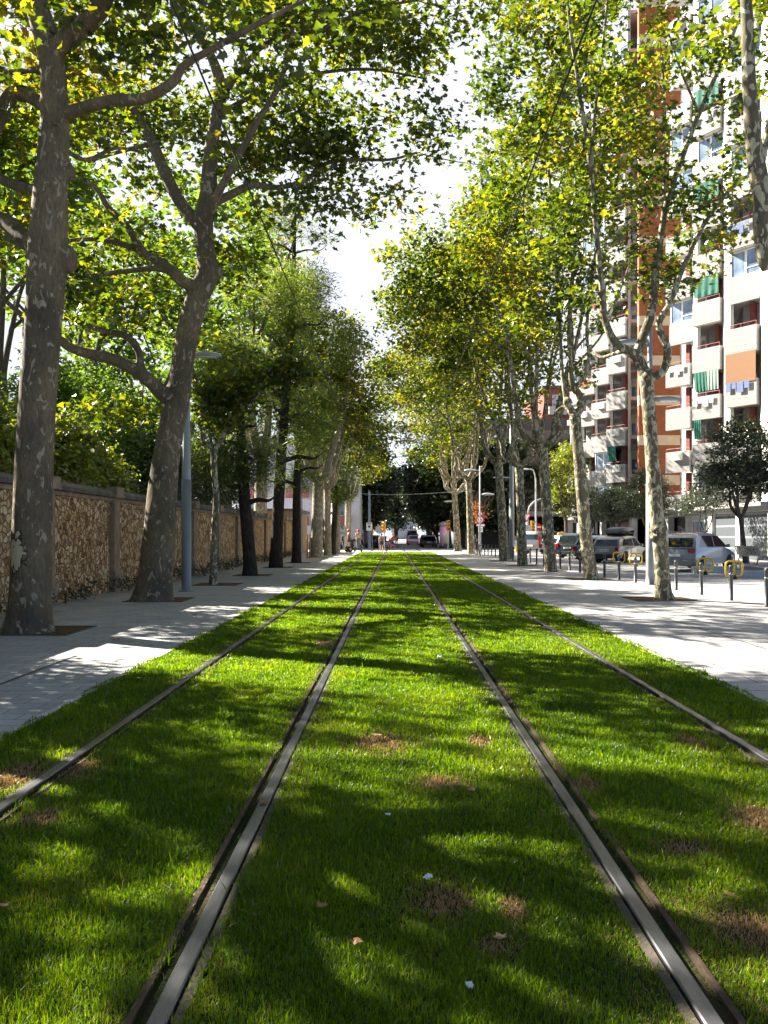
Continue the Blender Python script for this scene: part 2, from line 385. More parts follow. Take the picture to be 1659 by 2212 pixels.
# bare and scorched places of the turf: (x, y, rx, ry)
def gp(u, v): Y = F*H/(v-V0); return ((u-U0)/F*Y, Y)
DRY = []
for u, v, rx, ry in ((820,1603,.22,.28),(1035,1600,.10,.18),(950,1690,.16,.16),(955,1945,.14,.17),(1270,1695,.10,.16),(1620,2005,.17,.20),
                     (1075,2040,.08,.07),(1640,1770,.18,.25),(90,1765,.14,.15),(1480,1830,.14,.12),(1110,1960,.05,.15),(1490,1600,.10,.25),(700,1390,.15,.5),(20,1680,.2,.4),(150,1660,.2,.3)):
    x, y = gp(u, v); DRY.append((x, y, rx, ry))
def blades(rng, y0, y1, dens_k, dry):
    # density falls off with distance, blades widen to match
    ys = np.linspace(y0, y1, 400); d = dens_k*np.minimum(1.0, (3.2/np.maximum(ys, 1.5)))**1.55
    cum = np.cumsum(d)*(ys[1]-ys[0])*(GR-GL); tot = int(cum[-1])
    Y = np.interp(rng.random(tot)*cum[-1], cum, ys)
    X = GL-.05+rng.random(tot)*(GR-GL+.10)
    rag = .035*np.sin(Y*4.3)+.025*np.sin(Y*11+1)+.02*np.sin(Y*1.7); X = np.where((X < GL-rag) | (X > GR+rag), (GL+GR)/2+(X-GL)*.5, X)
    keep = np.ones(tot, bool)
    # keep the blades off the rails, ragged along their edges
    for rx, sg in zip(RAIL_X, side_of):
        e = rng.normal(0, .012, tot)
        ow = .03*np.sin(Y*3.1+rx*5)*np.sin(Y*1.3)+.012*np.sin(Y*9.7+rx)
        wd = 1 if abs(rx) < 1.5 else .78         # the outer rails are more overgrown
        lo = rx-(.052 if sg > 0 else .094)*wd+e+ow*.5; hi = rx+(.094 if sg > 0 else .052)*wd+e-ow*.5
        keep &= ~((X > lo) & (X < hi))
    D = np.zeros(tot)
    for (cx, cy, rx, ry) in DRY:
        q = ((X-cx)/rx)**2+((Y-cy)/ry)**2
        D = np.maximum(D, np.exp(-q*.9))
    # low, slow waves of thin and thick turf
    wav = .5+.25*np.sin(X*2.3+Y*.9)+.25*np.sin(X*5.1-Y*2.7+1.3)
    edge = np.minimum.reduce([np.abs(X-r) for r in RAIL_X])
    D = np.maximum(D, .35*(edge < .2)*rng.random(tot))
    if dry: keep &= rng.random(tot) < (D*1.0+.045)
    else: keep &= rng.random(tot) < (1-D*1.25)*(.72+.28*wav)
    return X[keep], Y[keep], D[keep], wav[keep]
def grass_mesh(name, mat, seed, k, dry):
    rng = np.random.default_rng(seed)
    X, Y, D, wv = blades(rng, 1.6, GEND-.05, k, dry)
    m = len(X)
    far = np.clip(Y/3.2, .8, 30)
    h = (.014+.013*rng.random(m)+.011*wv)*(1 if not dry else .7)
    tf = np.sin(X*17+3*np.sin(Y*2.1))*np.sin(Y*13+2*np.sin(X*3.7))+.5*np.sin(X*5.3+Y*7.1)
    h = h*(1+.9*np.clip(tf-.55, 0, 1))
    tall = rng.random(m) < (.02+.035*(X < -.9)*(Y < 4.5))
    h = np.where(tall, h*1.8, h)*np.clip(far, 1, 1.6)**.5
    w = .00145*far**.98*(1+.5*rng.random(m))*np.where(tall, 1.5, 1)
    a = rng.random(m)*2*PI; lean = np.abs(rng.normal(.35, .3, m))*(1.5 if dry else 1)
    dx, dy = np.cos(a), np.sin(a); b = a+PI/2+rng.normal(0, .6, m); px, py = np.cos(b), np.sin(b)
    V = np.zeros((m, 5, 3), np.float32)
    for i, (t, ww) in enumerate(((0, 1), (0, -1), (.55, .85), (.55, -.85), (1, 0))):
        off = lean*h*t*t*1.2
        V[:, i, 0] = X+dx*off+px*w*ww; V[:, i, 1] = Y+dy*off+py*w*ww; V[:, i, 2] = -.012+h*t*(1-.25*lean*t)
    base = np.arange(m)[:, None]*5
    q = base+np.array([[0, 1, 3, 2]]); t = base+np.array([[2, 3, 4]])
    g = G(); g.add(V.reshape(-1, 3), q, t)
    o = g.build(name, mat, fix=False)
    return o
o = grass_mesh('grass', GM, 3, 27000, False); tag(o, 'green grass growing between the tram rails', 'grass', None, 'stuff')
o = grass_mesh('dry_grass', DRYM, 4, 16000, True); tag(o, 'scorched brown grass in patches of the tram turf', 'dry grass', None, 'stuff')
# ------------------------------------------------------------------ trees
def smooth(pts, k=5):
    """Catmull-Rom through the points"""
    p = np.asarray(pts, float)
    if len(p) < 3: return np.array([p[0]+(p[-1]-p[0])*t for t in np.linspace(0, 1, k+1)])
    q = np.vstack([2*p[0]-p[1], p, 2*p[-1]-p[-2]]); out = []
    for i in range(1, len(q)-2):
        for t in np.linspace(0, 1, k, endpoint=False):
            a, b, c, d = q[i-1], q[i], q[i+1], q[i+2]
            out.append(.5*((2*b)+(c-a)*t+(2*a-5*b+4*c-d)*t*t+(-a+3*b-3*c+d)*t**3))
    out.append(p[-1]); return np.array(out)

def photo_limb(base, Y0, pts):
    """points (u, v, depth offset, width in the photo) -> local polyline with radii"""
    P = []; 
    for u, v, dy, w in pts:
        Y = Y0+dy; c = at(u, v, Y); P.append([c[0]-base[0], c[1]-base[1], c[2]-base[2], w/2/F*Y])
    s = smooth(P); return s[:, :3], np.maximum(s[:, 3], .004)

# leaf outlines: (x across, y along)
LOBED = np.array([(0,0),(.30,.10),(.20,.26),(.52,.46),(.24,.52),(.0,1.0),(-.24,.52),(-.52,.46),(-.20,.26),(-.30,.10)])
LOBED_T = [(0,1,2),(0,2,4),(2,3,4),(0,4,5),(0,5,6),(0,6,8),(6,7,8),(0,8,9)]
OVAL = np.array([(0,0),(.27,.30),(.22,.68),(0,1),(-.22,.68),(-.27,.30)])
OVAL_T = [(0,1,2),(0,2,3),(0,3,4),(0,4,5)]
RHOMB = np.array([(0,0),(.42,.42),(0,1),(-.42,.42)])
RHOMB_T = [(0,1,2),(0,2,3)]
NEEDLE = np.array([(-.075,0),(.075,0),(0,1)])
NEEDLE_T = [(0,1,2)]

def leaves(g, rng, C, n_per, sigma, size, kind, flat=.55, up=.5, droop=.3, radial=False):
    shape, tri = {'lobed': (LOBED, LOBED_T), 'oval': (OVAL, OVAL_T), 'rhomb': (RHOMB, RHOMB_T), 'needle': (NEEDLE, NEEDLE_T)}[kind]
    C = np.asarray(C); cnt = rng.poisson(n_per, len(C)); P = np.repeat(C, cnt, 0); m = len(P)
    if m == 0: return
    off = rng.normal(0, 1, (m, 3))*sigma*np.array([1, 1, flat]); P = P+off
    nrm = rng.normal(0, 1, (m, 3)); nrm[:, 2] += up*2; nrm /= np.linalg.norm(nrm, axis=1)[:, None]
    if radial: d = off/ (np.linalg.norm(off, axis=1)[:, None]+1e-6)+rng.normal(0, .35, (m, 3))
    else: d = rng.normal(0, 1, (m, 3)); d[:, 2] -= droop*2
    d = d-nrm*np.sum(d*nrm, 1)[:, None]; d /= np.linalg.norm(d, axis=1)[:, None]+1e-9
    s = np.cross(d, nrm); sz = size*(.55+.75*rng.random(m))[:, None]
    k = len(shape); V = np.zeros((m, k, 3), np.float32)
    fold = rng.uniform(-.05, .35, (m, 1)); curl = rng.uniform(-.25, .15, (m, 1))
    for i, (x, y) in enumerate(shape):
        V[:, i] = P+sz*(s*x+d*y+nrm*(fold*abs(x)+curl*y*y))
    T = (np.arange(m)[:, None, None]*k+np.array(tri)[None]).reshape(-1, 3)
    g.add(V.reshape(-1, 3), None, T)

def sample_crown(rng, ells, n, voids=0.0, shell=0.0):
    """cluster centres spread through a union of ellipsoids, thinned by a coarse noise so that sky shows through"""
    vol = np.array([e[3]*e[4]*e[5] for e in ells]); vol = vol**.85; cnt = rng.multinomial(int(n*2.7), vol/vol.sum())
    out = []
    for e, k in zip(ells, cnt):
        d = rng.normal(0, 1, (k, 3)); d /= np.linalg.norm(d, axis=1)[:, None]
        r = rng.random(k)**(1/3); r = np.maximum(r, rng.random(k)*shell)
        out.append(np.array(e[:3])+d*r[:, None]*np.array(e[3:6]))
    P = np.vstack(out)
    ph = rng.random((6, 3))*6.28; fr = rng.normal(0, 1.0, (6, 3))
    f = sum(np.sin(P @ fr[i]*1.7+ph[i, 0]) for i in range(6))/6
    w = f+rng.normal(0, .06, len(P))
    return P[np.argsort(-w)[:n]] if voids else P[rng.permutation(len(P))[:n]]

def connect(g, rng, nodes, radii, C, rmax=.03, nseg=5, sag=.12, up=.35):
    """grow a twig from the nearest wood to every cluster centre; twigs branch off twigs"""
    N_ = np.array(nodes, float); Rr = np.array(radii, float)
    d0 = np.array([np.min(np.sum((N_-c)**2, 1)) for c in C]); order = np.argsort(d0)
    cap = len(N_)+len(C)*4
    A = np.zeros((cap, 3)); B = np.zeros(cap); k = len(N_); A[:k] = N_; B[:k] = Rr
    mids = []
    for i in order:
        c = C[i]; dv = A[:k]-c; dd = np.sum(dv*dv, 1)+np.maximum(0, dv[:, 2])**2*2
        j = int(np.argmin(dd)); a = A[j]; L = math.sqrt(np.sum((a-c)**2))
        if L < .08: continue
        r0 = min(B[j]*.62, .006+.010*L, rmax); r0 = max(r0, .0045)
        t = np.linspace(0, 1, 5)[:, None]
        bow = np.array([0, 0, -sag*L]) if rng.random() < .5 else np.array([0, 0, up*.35*L])
        p = a+(c-a)*t+np.sin(t*PI)*(bow+rng.normal(0, .07*L, 3))
        g.tube(p, np.linspace(r0, max(.0032, r0*.45), 5), nseg, False)
        A[k:k+4] = p[1:]; B[k:k+4] = np.linspace(r0, max(.0032, r0*.45), 5)[1:]; k += 4
        if L > .7: mids.append(p[2]); mids.append(p[3])
    return mids

def plant(name, label, cat, base, limbs, ells, seed, nclus, n_leaf, sigma, size, leafkind, bark, foliage, group=None, fuse=0.0, lumps=(),
          thin=.05, flat=.42, up=.85, attach=.35, voids=1.0, shell=0.0, nseg=12, crown='crown', midleaf=.5, radial=False, rz=0, rmax=.03, droop=.3, wob=.012):
    rng = np.random.default_rng(seed)
    t = thing(name, label, cat, base, rz, group)
    gt = G(); gf = G(); nodes = []; rad = []
    for li, (p, r) in enumerate(limbs):
        thick = r > thin
        k = len(p) if thick.all() else max(0, int(np.argmax(~thick)))
        if fuse and k >= 3:
            gf.tube(p[:k], r[:k], 20, True, wob, rng)
            if k < len(p): gt.tube(p[k-1:], r[k-1:], 8)
        else: gt.tube(p, r, nseg, True, wob*.6, rng)
        st = .55 if li == 0 else .25
        i0 = int(len(p)*st*attach/.35)
        for q in range(min(i0, len(p)-2), len(p)): nodes.append(p[q]); rad.append(r[q])
    for (c, r) in lumps: gf.ell(c, r) if fuse else gt.ell(c, r)
    C = sample_crown(rng, ells, nclus, voids, shell)
    mids = connect(gt, rng, nodes, rad, C, rmax)
    if fuse:
        o = gf.build('tmp', bark, None, True)
        m = o.modifiers.new('r', 'REMESH'); m.mode = 'VOXEL'; m.voxel_size = fuse; m.use_smooth_shade = True
        s = o.modifiers.new('s', 'SMOOTH'); s.iterations = 5; s.factor = .5
        me = applied(o, 'trunk'); me.materials.clear(); me.materials.append(bark)
        m2 = gt.mesh('branches', bark, True)
        bm = bmesh.new(); bm.from_mesh(me); bm.from_mesh(m2); bm.to_mesh(me); bm.free()
        for p in me.polygons: p.use_smooth = True
        link('trunk', me, t)
    else:
        gt.build('trunk', bark, t, True, fix=False)
    gc = G()
    leaves(gc, rng, C, n_leaf, sigma, size, leafkind, flat, up, droop, radial)
    if len(mids): leaves(gc, rng, np.array(mids), n_leaf*midleaf, sigma*.8, size, leafkind, flat, up, droop, radial)
    gc.build(crown, foliage, t, fix=False)
    return t

PLANE_STOPS = [(0, (.018,.036,.006)), (.30, (.034,.060,.008)), (.56, (.065,.095,.010)), (.76, (.14,.15,.015)), (.90, (.24,.19,.02)), (.97, (.26,.13,.022)), (1, (.22,.06,.02))]
PLANE_STOPS = [(p, tuple(x*.86 for x in c)) for p, c in PLANE_STOPS]
L_PLANE = leaf_mat('plane leaves', PLANE_STOPS, .56, (2.6, 2.5, .45), .04, .45)
L_PLANE_Y = leaf_mat('yellowing plane leaves', [(p, tuple(c*q for c, q in zip(col, (1.12, 1.12, 1)))) for p, col in PLANE_STOPS], .56, (2.6, 2.35, .45), .04, .4)
L_GARDEN = leaf_mat('garden leaves', [(0, (.035,.08,.012)), (.5, (.08,.15,.02)), (1, (.15,.21,.03))], .55, (1.9, 1.8, .7), .06)
L_BAMBOO = leaf_mat('bamboo leaves', [(0, (.08,.12,.014)), (.5, (.16,.19,.02)), (1, (.24,.24,.03))], .42, (1.7, 1.7, .6), .06)
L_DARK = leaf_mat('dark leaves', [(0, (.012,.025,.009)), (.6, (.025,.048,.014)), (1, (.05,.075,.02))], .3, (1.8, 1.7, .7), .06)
L_HOLM = leaf_mat('glossy street tree leaves', [(0, (.014,.026,.009)), (.6, (.03,.05,.014)), (.93, (.055,.08,.02)), (1, (.10,.10,.03))], .25, (1.8, 1.7, .7), .10)
L_PINE = leaf_mat('pine needles', [(0, (.04,.075,.018)), (.6, (.095,.145,.035)), (1, (.19,.20,.06))], .5, (2.0, 1.9, .7), .04)
L_RED = leaf_mat('red young leaves', [(0, (.20,.05,.02)), (.6, (.30,.10,.03)), (1, (.32,.18,.05))], .4, (1.6, 1.3, .7), .04)
B_OLD = bark_plane('old plane bark', (.215,.160,.095), (.10,.080,.052), (.37,.31,.21), .63, .12)
B_YOUNG = bark_plane('flaking plane bark', (.20,.165,.10), (.115,.10,.06), (.50,.45,.30), .555, .13)
B_PALE = bark_plane('pale plane bark', (.30,.26,.18), (.22,.185,.12), (.52,.46,.33), .58, .13)
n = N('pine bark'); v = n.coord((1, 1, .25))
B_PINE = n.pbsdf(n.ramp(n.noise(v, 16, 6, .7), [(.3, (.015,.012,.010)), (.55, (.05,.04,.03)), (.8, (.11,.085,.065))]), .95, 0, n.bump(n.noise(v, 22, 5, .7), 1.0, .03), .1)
n = N('street tree bark'); v = n.coord((1, 1, .3))
B_GREY = n.pbsdf(n.ramp(n.noise(v, 20, 6, .7), [(.3, (.05,.042,.033)), (.7, (.15,.125,.095))]), .95, 0, n.bump(n.noise(v, 25, 5, .7), .7, .02), .1)

B_SCAR = bark_plane('scarred plane bark', (.215,.160,.095), (.10,.080,.052), (.37,.31,.21), .63, .12, scar=(-.10,-.30,1.22))
def loc(base, pts): return [(x-base[0], y-base[1], z-base[2], a, b, c) for (x, y, z, a, b, c) in pts]
def E(u, v, Y, a, b, c): q = at(u, v, Y); return (q[0], q[1], q[2], a, b, c)

# --- the two big old planes at the left
b1 = (at(62, 1365, 12.2)[0], 12.2, -.03)
T1 = [photo_limb(b1, 12.2, l) for l in (
 [(60,1385,0,132),(61,1362,0,112),(64,1330,0,96),(66,1290,0,88),(68,1200,0,84),(72,1050,0,80),(79,900,0,77),(92,720,0,76),(100,600,0,80),(104,520,0,80),(110,400,0,70),(118,268,0,60),(114,150,0,54),(100,80,0,54),(78,0,0,48),(60,-150,.2,40),(50,-350,.3,28),(60,-600,.4,12)],
 [(112,125,0,36),(150,75,-.2,40),(195,45,-.4,40),(225,0,-.6,36),(260,-120,-.8,30),(330,-300,-1,18),(420,-500,-1.2,9)],
 [(110,238,0,34),(75,215,.2,28),(40,200,.4,30),(15,215,.5,32),(0,260,.6,26),(-40,330,.7,20),(-110,360,.9,12)],
 [(100,548,0,44),(70,525,.1,42),(40,510,.3,44),(10,480,.5,40),(-60,470,.8,34),(-200,400,1.2,22)],
 [(100,420,0,28),(40,402,.4,24),(0,385,.6,22),(-100,330,1,16)],
 [(138,248,0,32),(175,235,-.3,26),(240,218,-.6,26),(310,213,-.8,24),(370,180,-1,22),(400,140,-1,18),(470,100,-1.2,15),(560,50,-1.4,12),(640,10,-1.5,8),(740,-40,-1.6,5)],
 [(100,150,0,18),(60,152,.3,14),(20,155,.5,13),(-40,130,.8,10)],
 [(105,300,.1,16),(150,330,.5,11),(190,345,.8,9),(250,320,1.2,7),(310,330,1.5,5)],
 [(78,-20,0,28),(130,-140,.2,24),(210,-260,.4,18),(300,-420,.6,10)],
 [(70,-100,0,26),(0,-200,-.6,20),(-100,-330,-1,12)])]
plant('plane_tree', 'thickest grey plane tree, with a pale flaked scar low on its trunk', 'tree', b1, T1,
  loc(b1, [E(-70,300,13.2,2.1,1.7,1.5), E(90,330,14.2,2.2,1.2,1.5), E(300,170,12.4,1.7,1.2,1.0), E(470,60,11.8,1.7,1.2,1.0), E(60,60,14.2,2.6,1.3,1.7), E(30,620,13.2,1.5,1.0,.6), E(-120,520,13,1.5,1.4,1.1), E(150,-300,12.5,3.6,3.0,1.9), E(620,-20,11.0,1.6,1.5,.9), E(330,330,12.4,1.2,1.2,.7), E(0,180,13,1.6,1.4,1.3)]),
  11, 280, 30, .33, .18, 'lobed', B_SCAR, L_PLANE, 'plane trees along the tram track', fuse=.026, thin=.045,
  lumps=[((at(150,372,12.2)-b1), (.10,.10,.13)), ((at(148,560,12.2)-b1), (.13,.16,.22))])
b2 = (at(332, 1297, 18.1)[0], 18.1, -.03)
T2 = [photo_limb(b2, 18.1, l) for l in (
 [(329,1312,0,116),(330,1298,0,96),(333,1275,0,82),(336,1245,0,73),(342,1180,0,70),(352,1050,0,62),(365,950,0,54),(380,880,0,54),(395,790,0,46),(405,720,0,48),(428,640,0,50),(448,590,0,46),(442,520,0,40),(440,470,0,42),(450,420,0,38),(455,330,.1,30),(470,240,.2,26),(478,190,.3,26),(455,120,.3,20),(415,60,.3,16),(390,0,.3,14),(370,-120,.4,8)],
 [(382,868,0,34),(352,850,-.2,32),(320,820,-.4,30),(285,795,-.5,28),(240,775,-.6,26),(195,765,-.7,24),(150,750,-.8,20),(130,735,-.8,20),(60,690,-1,14),(0,640,-1.2,10)],
 [(322,822,-.4,18),(305,790,-.5,16),(298,755,-.5,16),(270,725,-.6,16),(225,715,-.6,14),(160,690,-.7,12),(130,660,-.7,10)],
 [(438,620,0,28),(400,612,-.2,26),(370,585,-.3,24),(345,565,-.4,20),(310,545,-.4,18),(275,490,-.5,16),(235,450,-.6,14),(210,410,-.6,12),(180,385,-.7,10),(150,360,-.8,8)],
 [(365,585,-.3,16),(330,580,-.4,13),(280,585,-.4,12),(220,592,-.5,11),(160,600,-.6,9)],
 [(310,545,-.4,14),(260,527,-.3,12),(200,517,-.3,10),(140,520,-.2,8)],
 [(446,505,0,32),(415,470,.1,28),(385,430,.2,26),(355,370,.3,26),(330,310,.4,24),(315,280,.5,20),(290,240,.6,18),(260,200,.7,16),(215,150,.8,16),(150,140,.9,12),(90,120,1,8)],
 [(455,455,0,24),(475,410,-.2,18),(500,365,-.3,16),(535,300,-.4,16),(560,255,-.5,14),(600,190,-.6,12),(625,110,-.7,10),(635,30,-.8,8),(640,-100,-.9,5)],
 [(458,440,0,20),(500,420,.2,18),(545,400,.4,16),(600,405,.6,12),(660,390,.9,11),(700,355,1,10),(760,345,1.3,8),(840,345,1.6,6),(900,330,1.8,5)],
 [(474,215,.3,16),(530,140,.2,12),(580,92,0,11),(700,60,-.3,9),(800,20,-.5,7),(900,0,-.6,5)],
 [(470,250,.2,14),(560,200,.8,10),(680,160,1.2,8),(800,150,1.5,6),(920,170,1.8,4)],
 [(330,310,.4,10),(250,330,.6,8),(190,350,.8,6)])]
plant('plane_tree', 'big leaning plane tree forked low, beside the grey lamp post on the left footpath', 'tree', b2, T2,
  loc(b2, [E(200,330,19.8,2.1,1.5,1.6), E(400,250,20.4,2.4,1.5,2.0), E(600,250,19.0,1.8,1.5,1.8), E(760,300,18.8,1.6,1.6,.75), E(860,130,18.9,1.4,1.4,1.0), E(690,90,18,2.0,1.8,1.2), E(960,60,18.2,1.3,1.2,.9), E(900,130,18.6,1.3,1.2,1.1), E(800,60,18.6,1.6,1.4,1.2), E(960,310,19.2,1.0,1.0,.4),
    E(230,520,18.9,1.8,1.3,.65), E(270,700,18.4,1.6,1.2,.6), E(130,640,17,1.3,1.2,.5), E(480,-40,18.5,3.4,3,1.8), E(640,470,18.6,1.6,1.4,.65), E(700,560,19.0,.9,.9,.45), E(760,450,18.8,.8,.9,.5), E(880,330,18.9,1.1,1.0,.45), E(820,430,19.2,1.0,1.0,.45), E(990,280,19,.8,.9,.5), E(1060,330,20,.7,.8,.35), E(640,330,19.2,1.3,1.2,.8), E(520,560,19,.9,1,.8), E(250,880,18.2,1.0,1.0,.45), E(360,760,19.5,1.1,1.2,.8), E(560,420,19.5,1.7,1.6,1.2), E(930,240,18.6,1.0,1.2,.8), E(1010,20,18,.7,.8,.35), E(700,200,19.5,2.0,1.6,1.4), E(150,230,19.5,1.8,1.8,1.4), E(330,640,19.5,1.5,1.5,.9)]),
  12, 580, 30, .36, .175, 'lobed', B_OLD, L_PLANE, 'plane trees along the tram track', fuse=.028, thin=.05,
  lumps=[((at(470,588,18.1)-b2), (.13,.15,.16)), ((at(382,850,18.1)-b2), (.28,.26,.3))])
# --- a plane just left of the view, whose crown shades the near turf
def vase(rng, h, lean, nl, spread, top, r0, knuckle=.5):
    """a pollarded street plane: straight trunk, knuckled fork, limbs that turn up"""
    out = []
    tr = [(0,0,0,r0*1.35),(lean*.05,0,.25,r0*1.05),(lean*.35,0,h*.4,r0*.92),(lean*.8,.02,h*.85,r0*.84),(lean,0,h,r0*.95)]
    s = smooth(tr); out.append((s[:, :3], s[:, 3]))
    a0 = rng.random()*6.28
    for k in range(nl):
        a = a0+k*2*PI/nl+rng.normal(0, .25); e = spread*(.8+.5*rng.random()); tp = top*(.82+.25*rng.random())
        c, sn = math.cos(a), math.sin(a); rr = r0*.62
        kn = knuckle*(.7+.6*rng.random())
        p = [(lean,0,h-.12,rr),(lean+c*kn*.6,sn*kn*.6,h+.18,rr*.95),(lean+c*kn,sn*kn,h+.55,rr*.9),(lean+c*kn*1.2+rng.normal(0,.1),sn*kn*1.2,h+1.2,rr*.66)]
        for q in (.4, .6, .8, 1): p.append((lean+c*(kn*1.2+(e-kn)*q)+rng.normal(0,.12), sn*(kn*1.2+(e-kn)*q)+rng.normal(0,.12), h+1.2+(tp-h-1.2)*q, rr*(.62-.55*q)+.006))
        s = smooth(p); out.append((s[:, :3], s[:, 3]))
        if rng.random() < .8:
            i = len(s)//2; b = a+rng.choice([-1, 1])*.9
            q0 = s[i, :3]; L = (tp-h)*.5
            p = [tuple(q0)+(s[i, 3]*.7,), tuple(q0+np.array([math.cos(b)*.35*L, math.sin(b)*.35*L, L*.4]))+(s[i, 3]*.5,), tuple(q0+np.array([math.cos(b)*.55*L, math.sin(b)*.55*L, L*.95]))+(.008,)]
            s2 = smooth(p); out.append((s2[:, :3], s2[:, 3]))
    return out
rg = np.random.default_rng(5)
plant('plane_tree', 'old plane tree standing just outside the view at the left edge', 'tree', (-5.8, 7.2, -.03), vase(rg, 4.6, .1, 6, 3.0, 11.5, .21, .8),
  [(-.9,0,9,3.0,3.0,2.4), (-1.1,-.8,6.2,1.8,2.0,1.1)], 21, 120, 28, .30, .18, 'lobed', B_OLD, L_PLANE, 'plane trees along the tram track')
# --- the young plane behind the lamp post
b3 = (at(461, 1263, 23.8)[0], 23.8, -.03)
T3 = [photo_limb(b3, 23.8, l) for l in (
 [(460,1268,0,22),(461,1240,0,17),(463,1150,0,15),(467,1080,0,14),(462,1010,0,14),(463,965,0,15)],
 [(463,970,0,12),(480,945,0,11),(490,920,0,9),(520,890,-.1,8),(560,850,-.1,6),(610,800,-.2,4)],
 [(463,968,0,9),(440,955,.1,8),(432,920,.2,6),(420,880,.2,5)],
 [(488,925,0,7),(500,860,.3,5),(520,790,.5,4),(530,740,.6,3)])]
plant('plane_tree', 'slim young plane tree with a wide dark crown behind the left lamp post', 'tree', b3, T3,
  loc(b3, [E(540,830,23.8,1.5,1.4,.95), E(470,880,23.8,.8,1,.7), E(600,800,23.5,1.0,1.0,.7), E(540,750,24,1.1,1.2,.5)]),
  31, 200, 26, .27, .16, 'lobed', B_YOUNG, L_PLANE, 'plane trees along the tram track')

# --- the row of planes on the promenade side
b = (at(1434, 1295, 18.3)[0], 18.3, -.03)
TR1 = [photo_limb(b, 18.3, l) for l in (
 [(1437,1302,0,52),(1435,1290,0,42),(1432,1270,0,35),(1428,1200,0,32),(1425,1150,0,35),(1418,1110,0,31),(1412,1030,0,30),(1404,920,0,29),(1398,840,0,29),(1394,800,0,32)],
 [(1396,810,0,24),(1375,770,0,23),(1350,755,-.1,19),(1330,740,-.2,18),(1315,715,-.2,16),(1305,680,-.2,15),(1300,620,-.3,13),(1288,500,-.3,12),(1275,350,-.3,12),(1262,270,-.4,10),(1245,150,-.4,9),(1232,60,-.5,8),(1220,-60,-.5,5)],
 [(1278,380,-.3,8),(1282,280,-.4,7),(1292,180,-.4,7),(1305,70,-.4,6),(1315,-20,-.4,5)],
 [(1352,756,-.1,12),(1325,765,.3,9),(1300,772,.6,7),(1285,760,.8,5)],
 [(1382,785,0,23),(1378,762,0,22),(1392,720,.1,20),(1408,672,.1,19),(1415,600,.2,16),(1425,530,.2,14),(1440,440,.2,13),(1470,350,.3,12),(1500,270,.3,11),(1530,200,.3,10),(1570,110,.4,8),(1600,30,.4,6)],
 [(1424,540,.2,9),(1434,440,.3,9),(1436,340,.3,8),(1436,240,.4,7),(1430,120,.5,5)],
 [(1512,250,.3,6),(1470,150,.5,5),(1440,60,.7,4)],
 [(1398,822,0,20),(1413,815,-.1,19),(1435,797,-.15,18),(1442,756,-.2,17),(1428,721,-.2,16),(1424,695,-.2,15),(1447,655,-.3,13),(1475,580,-.3,11),(1512,500,-.4,9),(1545,450,-.4,8),(1590,395,-.5,7),(1640,370,-.5,5)],
 [(1545,452,-.4,5),(1580,420,-.6,4),(1625,470,-.8,3)])]
plant('plane_tree', 'slim mottled plane tree in front of the tall street lamp at the promenade edge', 'tree', b, TR1,
  loc(b, [E(1350,330,18.3,1.6,1.6,1.9), E(1250,420,18.6,1.2,1.5,1.6), E(1450,130,18.5,1.5,1.5,1.4), E(1260,120,18.4,1.5,1.5,1.6), E(1400,560,18.5,1.0,1.2,.9), E(1300,600,18.8,1.0,1.2,.9), E(1570,70,18.2,.8,.9,.6), E(1350,-150,18.5,2.2,2,1.6), E(1380,-420,18.5,2.8,2.6,2.2), E(1540,480,18.2,.7,.8,.5), E(1540,260,18.4,1.0,1.0,1.5), E(1490,560,18.4,.9,.9,.8)]),
  41, 440, 27, .31, .165, 'lobed', B_YOUNG, L_PLANE, 'plane trees along the tram track', fuse=.016, thin=.05,
  lumps=[((at(1400,812,18.2)-b), (.13,.13,.12)), ((at(1420,1160,18.2)-b), (.19,.18,.12)), ((at(1415,1145,18.2)-b), (.12,.18,.1))])
b = (at(1800, 1378, 11.5)[0], 11.5, -.03)
TR0 = [photo_limb(b, 11.5, l) for l in (
 [(1802,1385,0,84),(1800,1340,0,68),(1795,1200,0,60),(1785,950,0,56),(1765,780,0,54),(1740,700,0,52)],
 [(1745,720,0,52),(1715,620,0,48),(1680,520,0,44),(1652,440,0,42),(1632,340,0,36),(1622,240,0,30),(1617,150,0,28),(1614,50,0,26),(1608,-60,0,22),(1590,-250,.1,14)],
 [(1655,420,0,40),(1645,460,0,36),(1646,510,0,34),(1650,560,0,28),(1654,585,0,16)],
 [(1640,370,0,20),(1655,300,.1,18),(1680,200,.2,15),(1710,60,.3,11)],
 [(1745,720,0,34),(1800,560,.4,28),(1880,350,.6,20),(1950,100,.8,12)])]
plant('plane_tree', 'plane tree at the right edge, only a bent limb with a sawn stub showing', 'tree', b, TR0,
  loc(b, [E(1560,-60,11.6,1.0,1.2,.9), E(1750,-50,11.8,1.8,1.6,1.5), E(1720,330,11.8,.5,.8,.8), E(1580,60,11.4,.35,.5,.3), E(1500,-20,11.2,.4,.5,.3)]),
  42, 110, 20, .27, .145, 'lobed', B_YOUNG, L_PLANE, 'plane trees along the tram track', fuse=.022, thin=.05)
b = (at(1275, 1252, 26.6)[0], 26.6, -.03)
